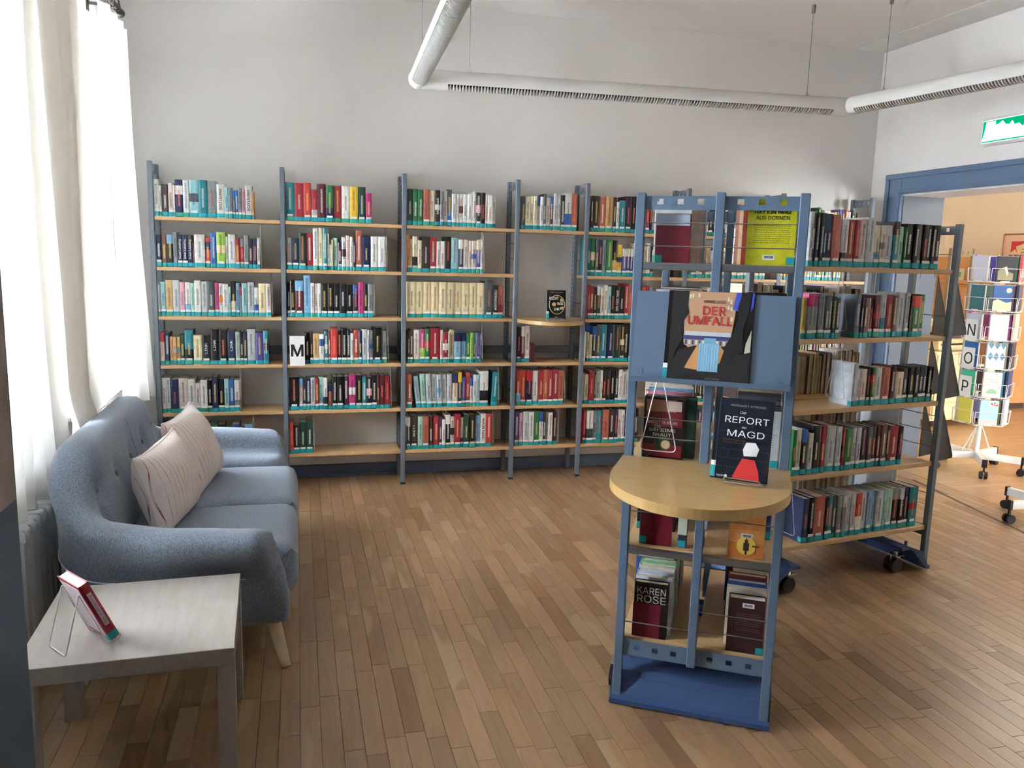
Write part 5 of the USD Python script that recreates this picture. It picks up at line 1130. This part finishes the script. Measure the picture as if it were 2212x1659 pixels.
for f in range(6):
    a = SA + f*math.pi/3; nn = np.array([math.cos(a), math.sin(a), 0]); xx = np.array([-nn[1], nn[0], 0]); c0 = np.append(SC, 0)
    for k, z in enumerate(TZ):
        Pt = lambda x, o, zz: c0 + xx*x + nn*o + np.array([0, 0, zz])
        wd, i0, o0 = .094, .105, .172
        w = wire[f]
        for x in (-wd, wd): w.tube(fillet([Pt(x, i0, z+.20), Pt(x, i0, z), Pt(x, o0, z), Pt(x, o0+.006, z+.10)], .01), .0024, 5)
        w.tube([Pt(-wd, o0+.006, z+.10), Pt(wd, o0+.006, z+.10)], .0024, 5).tube([Pt(-wd, i0, z+.19), Pt(wd, i0, z+.19)], .0024, 5).tube([Pt(-wd, o0, z), Pt(wd, o0, z)], .0024, 5)
        w.add([Pt(x, o, zz) for zz in (z+.002, z+.012) for x, o in ((-.03, o0+.004), (.03, o0+.004), (.03, o0+.006), (-.03, o0+.006))], _BF)
        for x in (-.045, 0, .045): w.tube([Pt(x, i0, z), Pt(x, o0, z)], .002, 4)
        # the paperbacks in the pocket, covers outward
        rgb = COV[f, k]; n_ = 1 if f != 1 else 2
        for q in range(n_):
            oo = o0 - .006 - q*.026; hh = .185 + ((f*7 + k*5 + q*3) % 5)*.004; col = rgb if q == 0 else (90 + 37*((k*3+f) % 4), 80 + 29*((k+f*2) % 5), 90 + 23*((k*5) % 6))
            lab = f'{nm_of(col)} paperback in {TNAME[k]} of {SNAME[f]}' + ('' if q == 0 else ', behind another')
            bk = thing('paperback', lab, 'book', group='paperbacks on the spinner rack')
            bb = MB().add([Pt(x, o, zz) for zz in (z+.005, z+.005+hh) for x, o in ((-.062, oo-.018), (.062, oo-.018), (.062, oo), (-.062, oo))], _BF)
            obj('page_block', MB().add([Pt(x, o, zz) for zz in (z+.007, z+.003+hh) for x, o in ((-.0595, oo-.017), (.0605, oo-.017), (.0605, oo-.0012), (-.0595, oo-.0012))], _BF), 'page_edges', bk)
            obj('cover', MB().add([Pt(x, o, zz) for zz in (z+.005, z+.005+hh) for x, o in ((-.062, oo-.0008), (.062, oo-.0008), (.062, oo), (-.062, oo))], _BF).add([Pt(x, o, zz) for zz in (z+.005, z+.005+hh) for x, o in ((-.062, oo-.018), (.062, oo-.018), (.062, oo-.0172), (-.062, oo-.0172))], _BF).add([Pt(x, o, zz) for zz in (z+.005, z+.005+hh) for x, o in ((-.062, oo-.018), (-.0605, oo-.018), (-.0605, oo), (-.062, oo))], _BF), 'tinted', bk, tint=lin(col))
            if q == 0 and f in (0, 1):
                mt4 = mat4([xx, (0, 0, 1), nn], Pt(0, oo+.0003, z + .005 + hh/2)); pm = lambda mb: mb.tf(mt4)
                if (f, k) == (0, 5): obj('cover_picture', pm(poly([(-.05,-.08),(-.052,-.01),(-.02,.012),(.0,.02),(.02,-.02),(.05,-.03),(.05,-.08)])), 'tinted', bk, tint=lin((150,140,110))); obj('cover_picture', pm(poly([(-.01,.01),(.004,.02),(.016,-.03),(.01,-.05)], .0009)), 'tinted', bk, tint=lin((232,226,206)))
                elif (f, k) == (0, 4): obj('cover_picture', pm(poly([(-.062,-.09),(-.062,-.02),(-.03,-.005),(.0,-.02),(.03,-.03),(.062,-.02),(.062,-.09)])), 'tinted', bk, tint=lin((222,214,168))); obj('cover_picture', pm(MB().add(*lathe([(0,.0008),(.018,.0008),(.019,0)],16)).tf(mat4(np.eye(3), (.038,.06,0)))), 'tinted', bk, tint=lin((230,216,176)))
                elif (f, k) == (0, 2):
                    for i_ in range(2):
                        for x_ in (-.035, .005, .045): obj('cover_diamond', pm(poly([(x_,-.03+.085*i_),(x_+.018,.0+.085*i_),(x_,.03+.085*i_),(x_-.018,.0+.085*i_)])), 'tinted', bk, tint=lin((96,142,166)))
                elif (f, k) == (0, 1): obj('cover_picture', pm(poly([(.035*math.cos(u), -.065+.034*math.sin(u)) for u in np.linspace(0, math.pi, 16)])), 'tinted', bk, tint=lin((150,190,150))); obj('cover_title', pm(MB().add(*text('DIENSTAGS', .009, .0006, False, .08)).tf(mat4(np.eye(3), (0,.04,0)))), 'tinted', bk, tint=lin((170,150,140))); obj('cover_title', pm(MB().add(*text('FRAUEN', .009, .0006, False, .06)).tf(mat4(np.eye(3), (.01,.022,0)))), 'tinted', bk, tint=lin((170,150,140)))
                elif (f, k) == (0, 0):
                    for i_ in range(6): obj('cover_stripe', pm(poly([(.028,.055)] + [(.028+.028*math.cos(u), .055+.028*math.sin(u)) for u in (math.pi*i_/6, math.pi*(i_+1)/6)])), 'tinted', bk, tint=lin((214,66,76) if i_ % 2 == 0 else (240,236,232)))
                    obj('cover_picture', pm(rect(.11, .035).tf(mat4(np.eye(3), (0,-.07,0)))), 'tinted', bk, tint=lin((226,200,196)))
                elif (f, k) == (1, 5): obj('cover_picture', pm(rect(.11, .05).tf(mat4(np.eye(3), (0,-.04,0)))), 'tinted', bk, tint=lin((232,160,160)))
        if f == 5 and k in (1, 2, 3):                       # letter cards clipped to the pockets
            oo = o0 + .012; lc = thing('letter_card', f'white card with black letter {"?PON"[k]} on the left side of the spinner', 'sign')
            obj('card', MB().add([Pt(x, o, zz) for zz in (z-.012, z+.150) for x, o in ((-.055, oo), (.055, oo), (.055, oo+.001), (-.055, oo+.001))], _BF), 'paper', lc)
            obj('letter', MB().add(*text('?PON'[k], .085, .0006, False)).tf(mat4([xx, (0, 0, 1), nn], Pt(0, oo+.0012, z+.07))), 'ink', lc)
for f in range(6): obj('wire_pockets', wire[f], 'white_wire', sr, label=f'white wire pockets of {SNAME[f]}')
s2 = np.array([4.50, 3.80]); sb = thing('spinner_rack', 'second white spinner rack mostly beyond the right image edge', 'book rack')
castor_base(sb, s2, math.radians(100)); obj('pole', MB().tube([(s2[0], s2[1], .09), (s2[0], s2[1], 1.4)], .018, 12), 'white_enamel', sb, smooth=60)

# ------------------------------------------------------------------ furniture of the next room
cb = thing('drawer_cabinet', 'cream drawer cabinet on castors in the next room', 'cabinet', (6.30, 6.45, 0), math.radians(10))
obj('body', MB().cbox(-.44, 0, .07, .42, .5, .74, .004), 'cabinet_cream', cb)
for k in range(4):
    dr_ = obj('drawer', MB().cbox(-.43, -.016, .09+.16*k, .41, -.001, .235+.16*k, .003), 'cabinet_cream', cb); obj('handle', MB().cbox(.20, -.032, .15+.16*k, .30, -.014, .175+.16*k, .004), 'black_plastic', dr_)
for x in (-.38, .36): obj('castor', MB().mesh(trimesh.creation.cylinder(.034, .03, sections=14, transform=trimesh.transformations.translation_matrix((x, .05, .034)) @ trimesh.transformations.rotation_matrix(math.pi/2, (0, 1, 0)))).cbox(x-.02, .03, .034, x+.02, .07, .07, .002), 'black_plastic', cb)
pt = thing('printer', 'beige office machine with dark slots on the cream cabinet', 'printer', (6.26, 6.68, .745), math.radians(10))
obj('body', MB().cbox(-.36, -.2, 0, .30, .22, .12, .02), 'cabinet_cream', pt); obj('slot', MB().cbox(-.34, -.206, .12, .28, .2, .17, .004), 'brown_dark', pt); obj('lid', MB().cbox(-.38, -.22, .17, .32, .24, .28, .045), 'cabinet_cream', pt); obj('tray', MB().bar((-.2, -.2, .06), (-.2, -.42, .10), .3, .01), 'brown_dark', pt)
wc = thing('wooden_counter', 'long orange beech counter along the far wall of the next room', 'counter', (7.35, 7.2, 0))
obj('front_panel', MB().cbox(0, 0, .06, .55, 1.7, 1.36, .004), 'cabinet_wood', wc); obj('top_board', MB().cbox(-.04, -.03, 1.36, .58, 1.73, 1.40, .003), 'cabinet_wood', wc); obj('upper_panel', MB().cbox(.2, 0, 1.40, .55, 1.7, 1.67, .004), 'cabinet_wood', wc); obj('plinth', MB().cbox(.04, .02, 0, .54, 1.68, .06, .002), 'brown_dark', wc)
lf = thing('leaflet', 'pale green leaflet leaning on the wooden counter', 'leaflet', (7.52, 8.02, 1.402))
obj('sheet', MB().add([(0, -.13, 0), (0, .13, 0), (.03, .16, .13), (.03, -.10, .13), (.003, -.13, 0), (.003, .13, 0), (.033, .16, .13), (.033, -.10, .13)], _BF), 'tinted', lf, tint=lin((206, 214, 186))); obj('print', MB().add([(-.0012, -.08, .03), (-.0012, .07, .03), (.017, .09, .09), (.017, -.07, .09), (-.0004, -.08, .03), (-.0004, .07, .03), (.018, .09, .09), (.018, -.07, .09)], _BF), 'tinted', lf, tint=lin((120, 140, 110)))
sf = thing('shelf_frame', 'tan metal shelf frame with punched top plate in the next room', 'bookshelf', (6.72, 7.25, 0), math.radians(8))
for x in (0, .335): obj('post', MB().cbox(x-.02, -.02, 0, x+.02, .02, 1.745, .003), 'steel_tan', sf)
obj('punched_plate', wall_with_holes('y', -.003, .003, .02, .315, 1.67, 1.735, [(.07+.08*k, .095+.08*k, 1.69, 1.715) for k in range(3)]), 'steel_tan', sf)
for z in (.25, .6, .95): obj('shelf_board', MB().cbox(.02, .0, z, .315, .28, z+.02, .002), 'cabinet_wood', sf)
for i_, y_ in enumerate((2.6, 5.2)):  # out of view, placed to brighten the cream wall beyond the doorway
    cl = thing('unseen_ceiling_lamp', ['unseen linear ceiling lamp brightening the front of the next room', 'unseen linear ceiling lamp brightening the counter side of the next room'][i_], 'lamp', (6.3, y_, 2.62))
    obj('housing', MB().cbox(-.06, -.6, .03, .06, .6, .09, .006), 'lamp_white', cl); obj('glowing_tube', MB().tube([(0, -.57, .005), (0, .57, .005)], .018, 12), 'lamp_glow', cl, smooth=60)
    for s_ in (-.4, .4): obj('hanging_wire', MB().tube([(0, s_, .09), (0, s_, .279)], .002, 6), 'lip_metal', cl)
po = thing('framed_poster', 'framed red poster with fanned cream papers on the cream wall', 'picture', (XN-.001, 7.30, 1.56))
obj('sheet', MB().box(-.010, -.55, -.37, -.008, .575, .37), 'tinted', po, tint=lin((240, 206, 180)))
obj('red_field', MB().box(-.0125, -.42, -.06, -.0102, .48, .30), 'tinted', po, tint=lin((206, 58, 56)))
for i, (y, z, a) in enumerate(((.41, .06, 34), (.30, .14, 18), (.16, .18, 2), (.02, .16, -14), (-.12, .10, -28))):
    c_, s_ = math.cos(math.radians(a)), math.sin(math.radians(a)); m_ = np.array([[1, 0, 0], [0, c_, s_], [0, -s_, c_]])
    fp = obj('paper_slip', MB().box(-.0012, -.075, -.15, 0, .075, .13).tf(mat4(m_.T, (-.0128-.0015*i, y, z))), 'tinted', po, tint=lin((238, 216, 172)))
    ln = MB()
    for q in range(6): ln.box(-.0006, -.055, -.11+.035*q, 0, .045 - .02*(q % 3), -.102+.035*q)
    obj('print_line', ln.tf(mat4(m_.T, (-.0142-.0015*i, y, z))), 'tinted', fp, tint=lin((110, 96, 76)))
obj('frame', MB().cbox(-.024, -.565, .37, 0, .59, .39, .002).cbox(-.024, -.565, -.39, 0, .59, -.37, .002).cbox(-.024, .575, -.37, 0, .59, .37, .002).cbox(-.024, -.565, -.37, 0, -.55, .37, .002), 'tinted', po, tint=lin((176, 128, 106)))

# ------------------------------------------------------------------ the books themselves
RIB = {('fourth shelf of second wall bay', 17): (190, 50, 54), ('top shelf of third wall bay', 20): (226, 214, 190), ('fifth shelf of third wall bay', 7): (226, 214, 190), ('fifth shelf of third wall bay', 1): (226, 214, 190), ('bottom shelf of third wall bay', 6): (190, 50, 54),
       ('bottom shelf of narrow wall bay', 2): (50, 34, 36), ('bottom shelf of narrow wall bay', 6): (200, 90, 90), ('bottom shelf of fifth wall bay', 1): (160, 50, 60), ('top shelf of the rear mobile bookcase', 21): (40, 34, 34), ('top shelf of the rear mobile bookcase', 24): (150, 50, 50), ('bottom shelf of the rear mobile bookcase', 24): (30, 28, 28)}
def emit_books():
    for i, b in enumerate(BOOKS):
        p = proj(b['o'] + np.array([0, 0, b['h']/2])); a = b['size']
        if not (0 < p[0] < 2212) or p[1] > 1659: a = 0
        wall = b['where'] and b['where'][2] and 'wall' in b['where'][2]
        if wall and p[0] > 1372: a *= .12
        if wall and p[1] > 925 and p[0] < 545: a *= .05
        if b['where'] and (b['where'][2] or '').startswith(('hidden', 'rear side', 'A left', 'A right')): a = 0
        b['area'] = 9e9 if b['force'] else a*(4 if b['title'] else 1)
    order = sorted(range(len(BOOKS)), key=lambda i: -BOOKS[i]['area']); single = set(order[:300])
    mb, col = MB(), {k: [] for k in ('tint', 'tint_b', 'ink', 'band', 'lay')}; bp = []
    ORD = ['', 'first', 'second', 'third', 'fourth', 'fifth', 'sixth', 'seventh', 'eighth', 'ninth', 'tenth', 'eleventh', 'twelfth', 'thirteenth', 'fourteenth', 'fifteenth', 'sixteenth', 'seventeenth', 'eighteenth', 'nineteenth', 'twentieth'] + [f'{n}th' if n not in (21, 22, 23) else {21: '21st', 22: '22nd', 23: '23rd'}[n] for n in range(21, 60)]
    for i, b in enumerate(BOOKS):
        r = random.Random(i*13 + 5); cover, pages, st, lb, m = book_parts(b, r); sty = book_style(b, r)
        if 'rgb' in b: sty['tint'] = lin(b['rgb']); sty['band'] = (9, 9, 0); sty['tint_b'] = sty['tint']
        c, s = math.cos(b['rz']), math.sin(b['rz']); W = mat4(rotz(b['rz']).T, b['o']) @ m
        stc = TEAL if r.random() > .22 else GREENTEAL; has_lb = lb is not None and r.random() < .72
        if i in single:
            if b['label']: lab = b['label']
            else:
                k, cnt, wh = b['where']; t, h = b['t'], b['h']
                sz = '' if b['col2'] else 'very thin' if t < .0115 else 'thick' if t > .031 else 'tall' if h > .232 else 'small' if h < .185 else ''
                pos = 'leftmost' if k == 1 else 'rightmost' if k == cnt else ORD[k] + ' from left'
                if b['col2']: cn = f'{CNAME[b["col"]]} and {CNAME[b["col2"]]}'
                else: cn = CNAME[b['col']]
                lab = f'{sz} {cn} book, {pos} on {wh}'.strip()
                if len(lab.split()) < 4: lab += ' in the library'
            t_ = thing('library_book', lab, 'book', group=b['group']); g = UsdGeom.Xformable(t_); t_.GetAttribute('xformOp:translate').Set(Gf.Vec3d(*map(float, W[:3, 3]))) 
            L = W.copy(); L[:3, 3] = 0
            tf = lambda a: (a[0] @ L[:3, :3].T, a[1])
            cv = obj('cover', tf(cover), 'book_binding', t_, prim={'bp': (cover[0], 'vertex'), **{k2: ([sty[k2]], 'constant') for k2 in sty}})
            obj('page_block', tf(pages), 'page_edges', t_)
            if b['sticker']:
                obj('shelf_sticker', tf(st), 'tinted', t_, tint=stc)
                if has_lb: obj('call_label', tf(lb), 'paper', t_)
            rb = RIB.get((b['where'][2], b['where'][0])) if b['where'] else None
            if rb: obj('bookmark_ribbon', (lambda a: (a[0] @ L[:3, :3].T, a[1]))(MB().tube(fillet([(0, .006, .0035), (.001, -.011, .0015), (.003, -.0165, -.006), (.007, -.0165, -.024), (.004, -.017, -.040)], .008), .0011, 5).arr()), 'tinted', t_, tint=lin(rb))
            if b['title']:
                tl_ = b['title']; w = min(b['h']*.62, .012*len(tl_) + .02); hgt = min(b['t']*.42, .014)
                tv, tf_ = text(tl_, hgt, .0006, True, w); mm = mat4([(0, 0, 1), (-1, 0, 0), (0, -1, 0)], (0, .0002, b['h']*.56)); tv = tv @ mm[:3, :3].T + mm[:3, 3]
                obj('spine_title', tf((tv, tf_)), 'tinted', t_, tint=lin((236, 232, 224)) if np.mean(PAL[b['col']]) < 140 else lin((40, 38, 40)))
            b['prim'] = t_; b['W'] = W
        else:
            Z3 = (0, 0, 0)
            for arr, tn, deco in ((cover, sty['tint'], True), (pages, lin((205, 194, 175)), False)) + (((st, stc, False),) if b['sticker'] else ()) + (((lb, lin((240, 238, 234)), False),) if has_lb and b['sticker'] else ()):
                v, f = arr; mb.add(v @ W[:3, :3].T + W[:3, 3], f); bp.append(v if deco else np.full_like(v, 5.0)); n = len(f)
                for k2 in col: col[k2] += [tn if k2 == 'tint' else (tuple(sty[k2]) if deco else ((9, 9, 0) if k2 == 'band' else (0, 9, 9) if k2 == 'lay' else Z3))]*n
    if mb.v:
        o = obj('library_books', mb, 'book_binding', None, kind='stuff', label='remaining rows of books further back and behind the mobile bookcases', cat='books', prim={'bp': (np.vstack(bp), 'vertex'), **{k2: (np.array([tuple(map(float, q)) for q in col[k2]]), 'uniform') for k2 in col}})
    for b, name, mesh, tn in PRINTS:
        v, f = mesh.arr(); RT = rotz(RA); v = v.copy()
        # from the bookcase's frame to the book's own
        ov = b['o'] - OA; lo = RT.T @ ov
        v[:, 2] -= b['o'][2]; v[:, 0] -= lo[0]; v[:, 1] -= lo[1]
        obj(name, (v @ RT.T, f), 'tinted', b['prim'], tint=tn)
    for b, W, lab, nm in STANDBOOKS:
        b2 = dict(b, o=np.zeros(3), rz=0, lean=0, sticker=True); r = random.Random(2); cover, pages, st, lb, m = book_parts(b2, r); sty = book_style(b2, r); sty['tint'] = lin(b['rgb']); sty['band'] = (9, 9, 0); sty['lay'] = (0, 9, 9)
        t_ = thing('library_book', lab, 'book'); tf = lambda a: (a[0] @ W[:3, :3].T + W[:3, 3], a[1])
        obj('cover', tf(cover), 'book_binding', t_, prim={'bp': (cover[0], 'vertex'), **{k2: ([sty[k2]], 'constant') for k2 in sty}}); obj('page_block', tf(pages), 'paper', t_); obj('shelf_sticker', tf(st), 'tinted', t_, tint=TEAL)
        obj('title_strip', tf(MB().box(-b['t']*.22, -.0007, .05, b['t']*.22, .0002, .165).arr()), 'tinted', t_, tint=lin((206, 190, 196)))
        tv, tf_ = text('KRIMINALROMAN', .006, .0006, True, .09)if False else text('IIIII II IIII IIIIIIIII', .006, .0005, False, .10); mm = mat4([(0, 0, 1), (-1, 0, 0), (0, -1, 0)], (0, -.0008, .108)); obj('spine_print', tf((tv @ mm[:3, :3].T + mm[:3, 3], tf_)), 'tinted', t_, tint=lin((120, 84, 96)))
        obj('back_panel', tf(MB().box(b['t']/2-.0002, .02, .02, b['t']/2+.0008, b['d']-.006, b['h']-.02).box(-b['t']/2-.0008, .012, .012, -b['t']/2+.0002, b['d']-.006, b['h']-.012).arr()), 'tinted', t_, tint=lin((214, 196, 204)))
emit_books()
